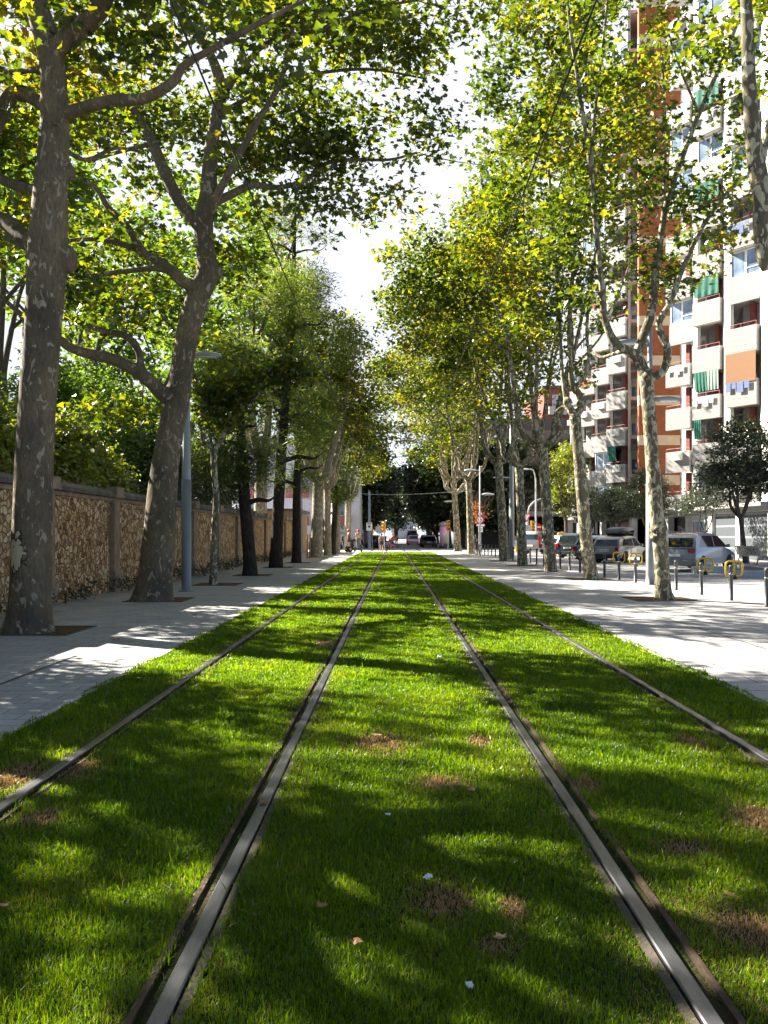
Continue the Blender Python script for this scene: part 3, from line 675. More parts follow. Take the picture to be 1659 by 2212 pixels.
TR2 = [photo_limb(b, 26.6, l) for l in (
 [(1279,1256,0,38),(1275,1235,0,31),(1268,1180,0,27),(1262,1120,0,27),(1255,1040,0,26),(1248,960,0,23),(1242,895,0,24)],
 [(1242,900,0,18),(1226,872,0,13),(1222,855,0,12),(1214,800,.1,8),(1209,700,.1,8),(1200,560,.2,8),(1190,430,.3,7),(1180,300,.4,5)],
 [(1243,900,0,18),(1256,875,0,18),(1250,850,-.1,14),(1236,828,-.1,13),(1232,780,-.1,10),(1230,700,0,10),(1240,560,0,9),(1255,430,.1,8),(1262,300,.2,6)],
 [(1238,838,-.1,10),(1262,815,-.3,9),(1272,770,-.3,8),(1268,700,-.3,7),(1285,560,-.4,6),(1300,450,-.4,5)],
 [(1246,905,0,14),(1220,880,.4,10),(1200,890,.5,6)])]
plant('plane_tree', 'slim plane tree with knobbly hollow burls where its limbs fork', 'tree', b, TR2,
  loc(b, [E(1240,-80,26.6,2.4,2.4,1.8), E(1180,400,26.6,2.0,2.0,2.2), E(1250,250,26.6,1.9,1.9,2.2), E(1130,560,26.8,1.5,1.6,1.7), E(1250,620,26.8,1.3,1.5,1.6), E(1200,90,26.8,2.2,2,1.8), E(1100,330,26.8,1.2,1.4,1.4), E(1050,450,27,1.2,1.4,1.3), E(1020,520,27.5,.9,1.2,.8), E(1180,700,27,1.2,1.4,.9), E(1330,420,26.6,1.4,1.4,2.2), E(1090,180,26.8,.9,1.2,1.0)]),
  43, 460, 30, .35, .19, 'lobed', B_YOUNG, L_PLANE, 'plane trees along the tram track', fuse=.02, thin=.06,
  lumps=[((at(1256,873,26.5)-b), (.17,.17,.16)), ((at(1226,868,26.5)-b), (.15,.15,.16)), ((at(1243,905,26.6)-b), (.20,.2,.14)), ((at(1264,1190,26.6)-b), (.22,.2,.1))])
# the farther ones share two shapes
rg = np.random.default_rng(8)
kinds = []
for k, (ln, seed) in enumerate(((-.35, 51), (-.2, 52))):
    kinds.append((vase(rg, 5.0, ln, 5, 2.7, 16.5, .24, .8), [(-1.8,0,11.2,3.0,2.8,2.9), (-.3,0,8.2,2.5,2.4,1.5), (-4.0,.2,11.6,2.3,2.2,1.9), (-1.4,0,14.6,2.6,2.5,1.9), (-.8,0,17.2,2.2,2.2,1.6), (-3.2,0,9.0,1.6,1.6,.9), (-5.4,0,13.0,1.4,1.5,1.1)], seed))
far = [(1190,1235,32.3,0,-.05,1.0,'plane tree with a wide two armed fork, third trunk along the promenade row'),
       (1129,1222,38.6,1,.35,.98,'plane tree just past the wide forked one in the promenade row'),
       (1090,1212,45.5,0,.3,1.12,'stout plane tree leaning over the promenade beside the plain grey pole'),
       (1018,1196.6,62.8,1,-.3,1.2,'pale trunked plane tree next to the weight limit sign'),
       (989.5,1190,74.0,0,.3,1.3,'last plane tree of the promenade row, at the crossing')]
protos = {}
for u, v, Y, k, rz, sc, lab in far:
    bx = at(u, v, Y)[0]
    if k not in protos:
        lim, el, sd_ = kinds[k]
        protos[k] = plant('plane_tree', lab, 'tree', (bx, Y, -.03), lim, el, sd_, 400, 26, .40, .20, 'rhomb', B_YOUNG, L_PLANE_Y, 'plane trees along the tram track', rz=rz)
        protos[k].scale = (sc,)*3
    else: dup(protos[k], (bx, Y, -.03), rz, lab, sc)
dup(protos[1], (6.3, 81.0, -.02), .15, 'tall plane tree past the crossing, its crown reaching out over the tracks', (1.3, 1.3, 1.15))
# --- far planes on the left, pale trunks
rg = np.random.default_rng(9)
pa = plant('plane_tree', 'pale thick plane tree past the pines, first of the far left group', 'tree', (at(683,1204,53)[0], 53, -.03), vase(rg, 5.2, .15, 6, 3.4, 13.2, .42, .9),
  [(1.8,0,10.2,2.8,3.0,2.6), (.6,0,14.0,2.8,2.8,2.4), (3.4,-.3,8.6,1.9,1.9,1.5), (3.4,0,12.4,2.0,2.0,1.7), (-1.0,0,9,2,2,1.5), (4.8,0,10.3,1.3,1.4,1.0)], 61, 430, 22, .42, .235, 'rhomb', B_PALE, L_PLANE_Y, 'plane trees along the tram track')
dup(pa, (-4.6, 80.0, -.02), .2, 'yellow green plane tree at the far left corner of the crossing', (.85, .85, 1.0))
dup(pa, (-8.6, 52.0, 0), 1.1, 'tall yellow green plane tree inside the garden behind the pines', (1.1, 1.1, 1.3))
dup(pa, (at(708,1200,58)[0], 58, -.03), 2.1, 'pale slender plane tree right behind the thick pale one', (.66, .66, .95))
dup(pa, (at(727,1196,64)[0], 64, -.03), .6, 'pale plane tree with a long limb reaching right towards the crossing', (.7, .7, .8))

# --- the dark pines along the wall
def pine_limbs(rng, h, r, n, lean=0.0, low=.45):
    s = smooth([(0,0,0,r*1.25),(lean*.05,0,h*.08,r),(lean*.3+rng.normal(0,.08),rng.normal(0,.1),h*.35,r*.85),(lean*.6+rng.normal(0,.15),rng.normal(0,.1),h*.65,r*.6),(lean,0,h,r*.15)])
    out = [(s[:, :3], s[:, 3])]
    for k in range(n):
        i = int(len(s)*(low+(.97-low)*k/n)); a = k*2.4+rng.normal(0, .3); L = (1-(i/len(s))*.55)*h*.17
        q = s[i, :3]; d = np.array([math.cos(a), math.sin(a), 0])
        p = [tuple(q)+(s[i, 3]*.55,), tuple(q+d*L*.4+np.array([0,0,L*.12]))+(s[i, 3]*.4,), tuple(q+d*L*.75+np.array([0,0,L*.10]))+(s[i, 3]*.25,), tuple(q+d*L+np.array([0,0,L*.28]))+(.01,)]
        z = smooth(p); out.append((z[:, :3], z[:, 3]))
    return out
rg = np.random.default_rng(10)
pine = plant('pine_tree', 'dark pine with low feathery branches, nearest of the pines by the stone wall', 'tree', (at(540,1243,29.3)[0], 29.3, -.03), pine_limbs(rg, 9, .24, 12, -.4, .45),
  [(-.5,0,5.0,1.6,1.6,1.8), (.4,.2,4.0,1.2,1.2,1.0), (-.4,0,7.5,1.4,1.4,1.3)], 71, 360, 62, .22, .20, 'needle', B_PINE, L_PINE, 'dark pines beside the stone wall', flat=.8, radial=True, midleaf=.6)
rg = np.random.default_rng(12)
pine2 = plant('pine_tree', 'tallest pine, straight black trunk rising above the lamp', 'tree', (at(596,1226,36.4)[0], 36.4, -.03), pine_limbs(rg, 16.5, .27, 15, .9, .46),
  [(.6,0,12.2,2.4,2.4,1.6), (1.8,0,10.2,1.9,1.8,1.2), (.2,0,8.0,2.0,1.8,1.1), (.6,0,15.0,1.9,1.8,1.5), (1.6,.2,6.2,1.4,1.4,.9)], 72, 330, 66, .26, .25, 'needle', B_PINE, L_PINE, 'dark pines beside the stone wall', flat=.7, radial=True, midleaf=.6)
dup(pine2, (at(640,1216,42.5)[0], 42.5, -.03), 1.2, 'leaning pine with a split trunk, just left of the far grey pole', (.85, .85, .72))
dup(pine, (at(718,1197,61)[0], 61, -.03), 2.5, 'dark pine trunk squeezed between the far pale planes', (1, 1, 1.15))

# --- garden behind the wall
def bush(name, label, base, ells, seed, n, k, sg, size, fol, kind='oval', h=2.5, group='garden plants behind the stone wall', cat='shrub', stems=5, flat=.7):
    rng = np.random.default_rng(seed); lim = []
    for i in range(stems):
        a = i*2*PI/stems+rng.random(); s = smooth([(math.cos(a)*.12,math.sin(a)*.12,0,.05),(math.cos(a)*.4,math.sin(a)*.4,h*.5,.04),(math.cos(a)*.8,math.sin(a)*.8,h,.015)]); lim.append((s[:, :3], s[:, 3]))
    return plant(name, label, cat, base, lim, ells, seed, n, k, sg, size, kind, B_GREY, fol, group, shell=.75, flat=flat, midleaf=.3, voids=0)
bam = bush('garden_shrub', 'yellow green bamboo spilling over the stone wall between the two big planes', (-9.0, 20.5, 0), [(0,0,3.2,1.3,1.5,1.1), (.2,.5,3.9,.9,1.0,.7)], 81, 190, 60, .22, .15, L_BAMBOO)
dup(bam, (-9.1, 16.9, 0), 1.5, 'yellow green bamboo behind the wall at the left of the nearest trunk', 1.0)
dup(bam, (-9.2, 24.0, 0), 3.2, 'bamboo behind the wall hidden by the leaning plane trunk', .95)
gr = bush('garden_shrub', 'mid green garden tree with small leaves above the bamboo', (-10.6, 23.5, 0), [(0,0,4.6,1.7,1.7,1.4), (.6,0,5.8,1.0,1.1,.9), (-.8,.4,3.4,1.4,1.4,1.2)], 82, 230, 60, .27, .13, L_GARDEN, h=4, cat='tree')
dup(gr, (-9.1, 10.7, 0), 2.0, 'unseen green garden tree added behind the wall to shade the near footpath', .98)  # out of view; added to break up the sun on the near footpath
dup(gr, (-10.8, 14.5, 0), 1.0, 'green garden tree low behind the wall at the left edge', .75)
dup(gr, (-10.4, 28.5, 0), 2.2, 'green garden tree showing behind the lamp post', 1.1)
dup(gr, (-12.0, 33.5, 0), 4.0, 'green garden tree behind the nearest pine', 1.35)
dk = bush('garden_shrub', 'dark dense evergreen over the wall right of the lamp post', (-9.3, 30.0, 0), [(0,0,3.4,1.4,2.0,1.6), (.1,1.5,4.2,1.2,1.5,1.3)], 83, 220, 45, .3, .16, L_DARK)
dup(dk, (-9.5, 36.0, 0), .8, 'dark evergreen over the wall behind the second pine', 1.1)
dup(dk, (-9.8, 43.0, 0), 2.8, 'dark evergreen over the wall behind the leaning pine', 1.2)
dup(dk, (-10.2, 26.5, 0), 1.8, 'dark evergreen low behind the bamboo', .8)

rg = np.random.default_rng(18)
gt_ = plant('garden_tree', 'tall leafy tree of the garden behind the wall, first past the left edge', 'tree', (-12.6, 10.5, 0), vase(rg, 4.2, .2, 5, 2.6, 10.5, .22, .6),
  [(.3,0,8.2,2.6,2.7,1.9), (-.6,.4,10.2,2.2,2.2,1.5), (1.4,-.6,6.6,1.5,1.6,.9)], 97, 76, 40, .35, .21, 'rhomb', B_GREY, L_GARDEN, 'tall trees in the garden behind the wall', nseg=8)
gt_.location = (-12.9, 9.6, 0); gt_.scale = (.95,)*3
dup(gt_, (-13.6, 13.8, 0), 2.4, 'unseen narrow tall garden tree added to dapple the middle of the turf', (.55, .6, 1.35))  # added outside the view, narrowed and stretched so its shade falls mid-turf
for x, y, rz, sc, lab in ((-12.6, 19.0, 1.3, .9, 'tall garden tree behind the nearest trunk'), (-12.8, 26.5, 4.1, 1.3, 'tall garden tree seen above the bamboo at the left edge'),
    (-13.2, 32.5, .6, 1.4, 'tall garden tree seen between the two big planes'), (-13.0, 41.0, 2.2, 1.45, 'tall garden tree behind the young plane and the lamp'), (-13.0, 49.5, 3.4, 1.4, 'tall garden tree behind the nearest pine'), (-12.8, 58.0, 1.0, 1.45, 'tall garden tree behind the tall pine'), (-9.6, 45.0, 1.9, 1.75, 'tallest garden tree, its crown filling the sky right of the leaning plane'), (-13.4, 66.0, 4.6, 1.4, 'tall garden tree behind the gatehouse')):
    dup(gt_, (x, y, 0), rz, lab, sc)

# --- small dark street trees by the flats
rg = np.random.default_rng(14)
st1 = plant('street_tree', 'round dark evergreen street tree in front of the roller gates', 'tree', (16.75, 38.6, .1), vase(rg, 2.3, -.25, 5, 1.5, 5.5, .13, .4),
  [(-.2,0,4.9,2.1,2.1,1.6), (-1.0,0,4.0,1.4,1.5,1.0), (.8,0,3.9,1.5,1.5,.9), (-.3,0,6.2,1.1,1.1,.9)], 91, 420, 40, .25, .14, 'oval', B_GREY, L_HOLM, 'evergreen street trees in front of the flats', shell=.6, nseg=8, voids=0)
dup(st1, (16.9, 54.5, .1), 1.9, 'evergreen street tree behind the tall lamp, left of the brick pier', (.85, .85, .85))
dup(st1, (16.9, 62.5, .1), 3.6, 'evergreen street tree behind the hatchback with the roof box', (.8, .8, .75))
dup(st1, (16.8, 69.0, .1), 5.0, 'evergreen street tree behind the black car', (.85, .85, .8))
rg = np.random.default_rng(15)
plant('street_tree', 'thin young street tree with sparse leaves beside the silver car', 'tree', (17.3, 45.0, .1), vase(rg, 1.6, .0, 4, 1.2, 4.6, .06, .25),
  [(0,0,3.5,1.3,1.3,1.1), (-.7,0,2.9,.8,.8,.6)], 92, 90, 24, .24, .14, 'oval', B_GREY, L_HOLM, 'evergreen street trees in front of the flats', nseg=8)
plant('street_tree', 'bright yellow green tree in front of the left end of the flats', 'tree', (17.0, 80.0, 0), vase(rg, 3.2, .0, 5, 1.9, 10, .2, .4),
  [(0,0,7.2,2.1,2.1,3.3), (0,0,4.6,1.6,1.6,1.3)], 93, 260, 26, .36, .24, 'rhomb', B_GREY, L_BAMBOO, 'street trees by the crossing', nseg=8)
plant('young_tree', 'bare spindly young tree with a few red leaves behind the weight limit sign', 'tree', (7.15, 67.0, 0), vase(rg, 1.9, .0, 6, 1.0, 4.9, .04, .25),
  [(0,0,3.6,.8,.8,1.2)], 94, 60, 12, .2, .13, 'oval', B_GREY, L_RED, nseg=6)

# --- the dark wood of avenue trees beyond the crossing
rg = np.random.default_rng(16)
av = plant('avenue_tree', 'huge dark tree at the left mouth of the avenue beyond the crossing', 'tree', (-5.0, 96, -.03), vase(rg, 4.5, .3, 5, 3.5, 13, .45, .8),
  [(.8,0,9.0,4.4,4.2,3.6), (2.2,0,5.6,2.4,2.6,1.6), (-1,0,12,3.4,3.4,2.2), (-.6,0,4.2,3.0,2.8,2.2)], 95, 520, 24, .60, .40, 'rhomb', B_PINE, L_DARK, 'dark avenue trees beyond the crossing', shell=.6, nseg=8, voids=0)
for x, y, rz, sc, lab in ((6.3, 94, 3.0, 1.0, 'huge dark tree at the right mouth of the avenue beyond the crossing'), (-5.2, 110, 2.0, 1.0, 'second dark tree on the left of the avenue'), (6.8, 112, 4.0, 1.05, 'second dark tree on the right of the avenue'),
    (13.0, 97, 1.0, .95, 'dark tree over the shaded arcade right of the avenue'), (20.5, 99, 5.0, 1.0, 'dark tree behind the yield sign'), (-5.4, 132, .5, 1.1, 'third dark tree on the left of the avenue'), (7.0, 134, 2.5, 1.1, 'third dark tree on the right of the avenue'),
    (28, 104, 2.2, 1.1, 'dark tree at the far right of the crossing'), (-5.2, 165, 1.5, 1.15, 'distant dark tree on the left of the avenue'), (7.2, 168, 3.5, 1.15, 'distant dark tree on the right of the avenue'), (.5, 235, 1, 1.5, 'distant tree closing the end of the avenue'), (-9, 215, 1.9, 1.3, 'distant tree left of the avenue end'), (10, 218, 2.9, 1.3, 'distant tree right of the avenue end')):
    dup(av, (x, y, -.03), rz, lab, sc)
# ------------------------------------------------------------------ stone garden wall
n = N('rubble stone'); c = n.n('TexCoord'); sx = n.n('SeparateXYZ'); n.l(c.outputs['Object'], sx.inputs[0])
cb = n.n('CombineXYZ'); n.l(sx.outputs['Y'], cb.inputs[0]); n.l(sx.outputs['Z'], cb.inputs[1])
wob = n.n('TexNoise'); wob.inputs['Scale'].default_value = 4; n.l(cb.outputs[0], wob.inputs['Vector'])
ad = n.n('VectorMath'); ad.operation = 'MULTIPLY_ADD'; n.l(wob.outputs['Color'], ad.inputs[0]); ad.inputs[1].default_value = (.12, .12, 0); n.l(cb.outputs[0], ad.inputs[2])
v1 = n.n('TexVoronoi'); v1.inputs['Scale'].default_value = 7.2; n.l(ad.outputs[0], v1.inputs['Vector'])
v2 = n.n('TexVoronoi'); v2.feature = 'DISTANCE_TO_EDGE'; v2.inputs['Scale'].default_value = 7.2; n.l(ad.outputs[0], v2.inputs['Vector'])
sc_ = n.n('SeparateXYZ'); n.l(v1.outputs['Color'], sc_.inputs[0])
stone = n.ramp(sc_.outputs[0], [(0, (.26,.13,.055)), (.3, (.52,.31,.145)), (.6, (.68,.46,.24)), (.85, (.80,.60,.36)), (1, (.42,.23,.10))])
stone = n.mix(1.0, stone, n.ramp(n.noise(c.outputs['Object'], 22, 6, .7), [(.25, .65), (.7, 1.25)]), 'MULTIPLY')
mort = n.ramp(v2.outputs['Distance'], [(.015, 1.0), (.06, 0.0)])
colr = n.mix(mort, stone, (.20,.12,.065))
colr = n.mix(n.ramp(n.noise(c.outputs['Object'], 1.1, 5, .6), [(.56, 0.0), (.8, .4)]), colr, (.26,.14,.065))
hh = n.math('ADD', n.math('MINIMUM', v2.outputs['Distance'], .14), n.math('MULTIPLY', n.noise(c.outputs['Object'], 25, 5, .7), .05))
M_RUBBLE = n.pbsdf(colr, .95, 0, n.bump(hh, 1.0, .35), .1)
M_PIER = pm('dressed stone', (.27,.195,.125), .9, var=.35, scale=5, bump=.5)
M_COPE = pm('weathered coping', (.11,.098,.08), .9, var=.45, scale=4, bump=.6)
def wall(name, label, y0, y1, x, hgt, piers, mat=None):
    t = thing(name, label, 'stone wall', (x, 0, 0))
    g = G(); g.box(-.45, 0, y0, y1, -.1, hgt-.30); g.build('wall_panel', mat or M_RUBBLE, t)
    g = G(); g.box(-.50, .05, y0, y1, hgt-.30, hgt-.20); g.build('string_course', M_PIER, t, bevel=.015)
    g = G(); g.slab([(-.60, hgt-.20),(.15, hgt-.20),(.17, hgt-.10),(.05, hgt),(-.50, hgt),(-.60, hgt-.10)], y0, y1, 1); g.build('coping', M_COPE, t, bevel=.012)
    me = None
    for py in piers:
        if me is None:
            g = G(); g.box(-.05, .13, -.21, .21, -.1, hgt-.303); g.box(-.05, .17, -.25, .25, -.1, .55); g.box(-.05, .22, -.30, .30, hgt-.203, hgt+.07)
            o = g.build('pier', M_PIER, t, bevel=.012); me = o.data
        else:
            o = o.copy(); COL.objects.link(o)
        o.location = (0, py, 0)
    return t
wall('stone_wall', 'long rubble stone garden wall with dark coping and pilasters along the left footpath', 5.0, 61.5, -7.28, 2.62, [8.6, 12.75, 16.9, 20.95, 25.0, 29.2, 33.3, 37.4, 41.5, 45.6, 49.7, 53.8, 57.9])
t = thing('gate_lodge', 'low tan brick gatehouse at the far end of the stone wall', 'gatehouse', (-7.6, 65, 0))
g = G(); g.box(-5, 0, -2.6, 6, -.1, 3.3); g.build('wall', brick_mat('tan brick', (.36,.22,.12), (.45,.29,.17), (.28,.2,.13), .25, .07, .01, plane='YZ'), t)
g = G(); g.box(-5.2, .22, -2.8, 6.2, 3.3, 3.5); g.build('roof', M_COPE, t)
g = G(); g.box(.01, .06, .5, 1.9, -.05, 2.4); g.build('door', pm('brown door', (.10,.06,.035), .6), t)
# weeds rooted along the wall foot
g = G(); rng = np.random.default_rng(77)
C = []
for y in np.arange(9, 60, .22):
    if rng.random() < .62: C.append((-7.08+rng.random()*.18, y+rng.normal(0, .1), .10+rng.random()*.22))
leaves(g, rng, C, 34, .10, .075, 'oval', .9, .4, .0)
tag(g.build('weeds', L_DARK, fix=False), 'dark weeds growing along the foot of the stone wall', 'weeds', None, 'stuff')

# ------------------------------------------------------------------ tree pits
M_EDGE = pm('pit edging', (.075,.07,.065), .7, .2)
def pit(x, y, w=1.25, d=1.15):
    g = G(); g.add([(x-w/2,y-d/2,.003),(x+w/2,y-d/2,.003),(x+w/2,y+d/2,.003),(x-w/2,y+d/2,.003)], [(0,1,2,3)])
    tag(g.build('tree_pit_ground', M_SOIL), kind='structure')
    g = G()
    for a in ((x-w/2-.03,x+w/2+.03,y-d/2-.03,y-d/2),(x-w/2-.03,x+w/2+.03,y+d/2,y+d/2+.03),(x-w/2-.03,x-w/2,y-d/2,y+d/2),(x+w/2,x+w/2+.03,y-d/2,y+d/2)):
        g.box(*a, -.05, .012)
    tag(g.build('tree_pit_kerb', M_EDGE), kind='structure')
for u, v, Y in ((62,1365,12.2),(332,1297,18.1),(461,1263,23.8),(540,1243,29.3),(596,1226,36.4),(640,1216,42.5),(683,1204,53),(708,1200,58)):
    pit(at(u, v, Y)[0]+.1, Y+.15)
for u, v, Y in ((1434,1295,18.3),(1277,1252,26.6),(1190,1235,32.3),(1129,1222,38.6),(1090,1212,45.5),(1018,1196.6,62.8)):
    pit(at(u, v, Y)[0]-.05, Y+.1, 1.35, 1.2)
for x in (5.35, 6.7):                        # the sanded pit beside the near trunk, seen as a strip
    pass

# ------------------------------------------------------------------ bollards
M_BOLL = pm('bollard paint', (.055,.058,.06), .5, .2, bump=.15)
M_BAND2 = pm('bollard band', (.36,.36,.37), .35, .5)
boll = thing('bollard', 'dark iron bollard in the row edging the promenade', 'bollard', (0, 0, 0), 0, 'bollards edging the promenade')
g = G(); g.lathe([(.056,-.02),(.056,.012),(.044,.016),(.044,.70),(.047,.702),(.047,.76),(.040,.785),(.01,.79)], n=20); g.build('post', M_BOLL, boll, True)
g = G(); g.lathe([(.0445,.575),(.0465,.577),(.0465,.600),(.0445,.602)], n=20); g.build('band', M_BAND2, boll, True)
yb = 16.45; first = True; k = 0
while yb < 72:
    xb = 7.57-(yb-16.45)*.0205
    if first: boll.location = (xb, yb, 0); boll['label'] = 'nearest iron bollard, cut by the right edge of the view'; first = False
    else:
        o = dup(boll, (xb, yb, 0), k*.7, 'dark iron bollard in the receding row between promenade and traffic lane')
        if k == 1: o['label'] = 'second nearest bollard, dark, in front of a yellow cycle rack'
        if k == 2: o['label'] = 'third nearest bollard, beside the first yellow cycle rack under the silver car'
        if k == 3: o['label'] = 'bollard right of the near mottled tree trunk, under the silver car'
    yb += 1.66+.006*k; k += 1
    if k == 4: yb += 1.7

# ------------------------------------------------------------------ yellow cycle racks
M_YEL = pm('yellow paint', (.80,.52,.012), .4, var=.12, coat=.2)
M_BLK = pm('black rubber', (.02,.02,.02), .7)
rk = thing('cycle_rack', 'yellow tube cycle rack', 'cycle rack', (0,0,0), 0, 'yellow cycle racks along the lane')
g = G(); w, h0, h1, r = .30, .10, .60, .13
pts = []
for cx, cz, a0 in ((w-r, h1-r, 0), (-(w-r), h1-r, 90), (-(w-r), h0+r, 180), (w-r, h0+r, 270)):
    for a in np.linspace(a0, a0+90, 6): pts.append((cx+r*math.cos(R(a)), 0, cz+r*math.sin(R(a))))
pts.append(pts[0]); g.tube(pts, .034, 10, False); g.build('hoop', M_YEL, rk, True)
g = G(); g.tube([(-.0,0,h0),(0,0,h1)], .032, 10); g.build('upright', M_YEL, rk, True)
g = G(); g.slab([(-.10,0),(.10,0),(.07,.05),(.03,.14),(-.03,.14),(-.07,.05)], -.05, .05, 1); g.build('foot', M_BLK, rk, bevel=.01)
racks = [(1586,1251,'nearest yellow cycle rack, behind the second bollard'), (1523,1241,'yellow cycle rack by the rear wheel of the silver car'), (1374,1223,'yellow cycle rack just left of the tall grey lamp post'), (1337,1219,'yellow cycle rack in front of the hatchback with the roof box'),
         (1245,1208,'yellow cycle rack left of the burled plane trunk'), (1210,1204,'yellow cycle rack below the black car'), (1107+18,1198,'yellow cycle rack by the pale van'), (1088+18,1196.5,'farthest yellow cycle rack beside the pale van')]
for i, (u, v, lab) in enumerate(racks):
    Y = F*H/(v-V0); x = (u-U0)/F*Y
    if i == 0: rk.location = (x, Y, -.006); rk.rotation_euler = (0,0,R(8)); rk['label'] = lab
    else: dup(rk, (x, Y, -.006), R(8+3*math.sin(i*5)), lab)

# ------------------------------------------------------------------ street lamps and poles
M_GALV = pm('galvanised steel', (.30,.32,.33), .5, .25, var=.1, scale=2)
M_GALV2 = pm('pale steel', (.46,.47,.48), .5, .2, var=.1, scale=2)
M_GREYP = pm('grey pole paint', (.20,.215,.22), .5, .1, var=.12, scale=2)
M_GLASS_L = pm('lamp glass', (.75,.76,.78), .25)
def lamp(label, x, y, h, heads, r=.11, twoTone=2.9, loc_z=0, mat=None):
    """tall tapered post with paddle shaped heads: heads = [(side, height, reach)]"""
    t = thing('street_lamp', label, 'street lamp', (x, y, loc_z), 0, 'street lamps with paddle heads')
    g = G(); g.lathe([(r*1.7,-.02),(r*1.7,.02),(r*1.05,.025),(r,.3),(r,twoTone)], n=20); g.build('post_base', M_GREYP, t, True)
    g = G(); g.lathe([(r*.97,twoTone),(r*.95,twoTone+.01),(r*.55,h),(.01,h+.03)], n=20); g.build('post', mat or M_GALV, t, True)
    for sd, hz, rc in heads:
        g = G(); g.tube([(sd*r*.5,0,hz-.04),(sd*(rc*.5),0,hz+.02),(sd*(rc+.1),0,hz+.03)], [.035,.03,.03], 8); a = g.build('lamp_arm', mat or M_GALV, t, True)
        g = G(); n_ = 12
        top = [];  
        for q in np.linspace(0, 1, 9):
            wv = .17*math.sin(PI*min(1, q*.80+.12))**.7; xx = sd*(rc+q*.80); zt = hz+.03+.075*math.sin(PI*(q*.8+.15)); zb = hz-.02
            top += [(xx,-wv,zb),(xx,-wv*.75,zt-.01),(xx,0,zt+.02),(xx,wv*.75,zt-.01),(xx,wv,zb)]
        q = []
        for i in range(8):
            for j in range(4): q.append((i*5+j, i*5+j+1, i*5+5+j+1, i*5+5+j))
            q.append((i*5+4, i*5, i*5+5, i*5+9))
        g.add(top, q, None, [list(range(5)), list(range(40, 45))[::-1]])
        hd = g.build('lamp_head', mat or M_GALV, t, True)
        g = G(); g.obox((sd*(rc+.42),0,hz-.028), (.5,.2,.02)); g.build('lens', M_GLASS_L, hd)
    return t
lamp('grey street lamp on the left footpath right behind the leaning plane, one paddle head', -5.38, 21.0, 6.3, [(1, 6.1, .10)], .125)
lamp('tall street lamp behind the near mottled plane, high head left and low head right', 7.52, 23.8, 7.6, [(-1, 7.1, .25), (1, 5.42, .12)], .115)
lamp('far street lamp on the left footpath between the pines and the pale planes', -5.05, 43.5, 6.3, [(1, 6.1, .10)], .125)
lamp('slim street lamp beside the weight limit sign, two heads', 6.05, 57.0, 6.3, [(-1, 6.0, .3), (1, 4.3, .2)], .07, 1.0, mat=M_GALV2)
lamp('slim street lamp at the end of the promenade left of the last plane', 5.7, 76.0, 5.0, [(-1, 4.6, .2)], .07, 1.0, mat=M_GALV2)
t = thing('tram_pole', 'plain grey overhead line pole with a pale cross arm between two promenade planes', 'pole', (7.12, 49.0, 0))
g = G(); g.lathe([(.26,-.02),(.26,.02),(.165,.03),(.16,3.2)], n=20); g.build('post_base', M_GREYP, t, True)
g = G(); g.lathe([(.155,3.2),(.15,3.21),(.11,8.2),(.01,8.25)], n=20); g.build('post', M_GALV, t, True)
g = G(); g.obox((-.55,0,4.95), (1.1,.07,.07)); g.build('cross_arm', pm('white insulator', (.7,.7,.7), .4), t)
t = thing('tram_pole', 'overhead line pole hidden behind the last pine on the left', 'pole', (-5.3, 70.0, 0))
g = G(); g.lathe([(.22,-.02),(.22,.02),(.15,.03),(.10,7.8),(.01,7.85)], n=16); g.build('post', M_GALV, t, True)
# wires
M_WIRE = pm('wire', (.025,.025,.028), .5, .5)
M_WIREL = pm('bright wire', (.55,.56,.58), .35, .6)
def wire(label, pts, r=.009, m=None):
    g = G(); g.tube(smooth(pts, 8), r, 6); tag(g.build('overhead_wire', m or M_WIRE, None, True), label, 'wire', 'overhead line wires')
wire('tram contact wire over the left track', [(-1.80,2,5.78),(-1.78,30,5.72),(-1.55,60,5.75),(-1.6,110,5.8)], .011)
wire('tram contact wire over the right track', [(1.66,2,5.86),(1.68,30,5.80),(1.9,60,5.78),(1.7,110,5.8)], .011)
wire('span wire from the left poles over the crossing to the right', [(-5.3,70,5.2),(0,70,4.95),(7.0,70,5.3)], .012, M_WIREL)
wire('span wire from the grey promenade pole across both tracks', [(7.05,49,6.6),(.5,49.5,6.25),(-5.2,50,6.7)], .012)
wire('thin cable slung over the far side of the crossing', [(-14,86,5.6),(0,86,4.9),(14,86,5.5),(30,86,5.8)], .014)

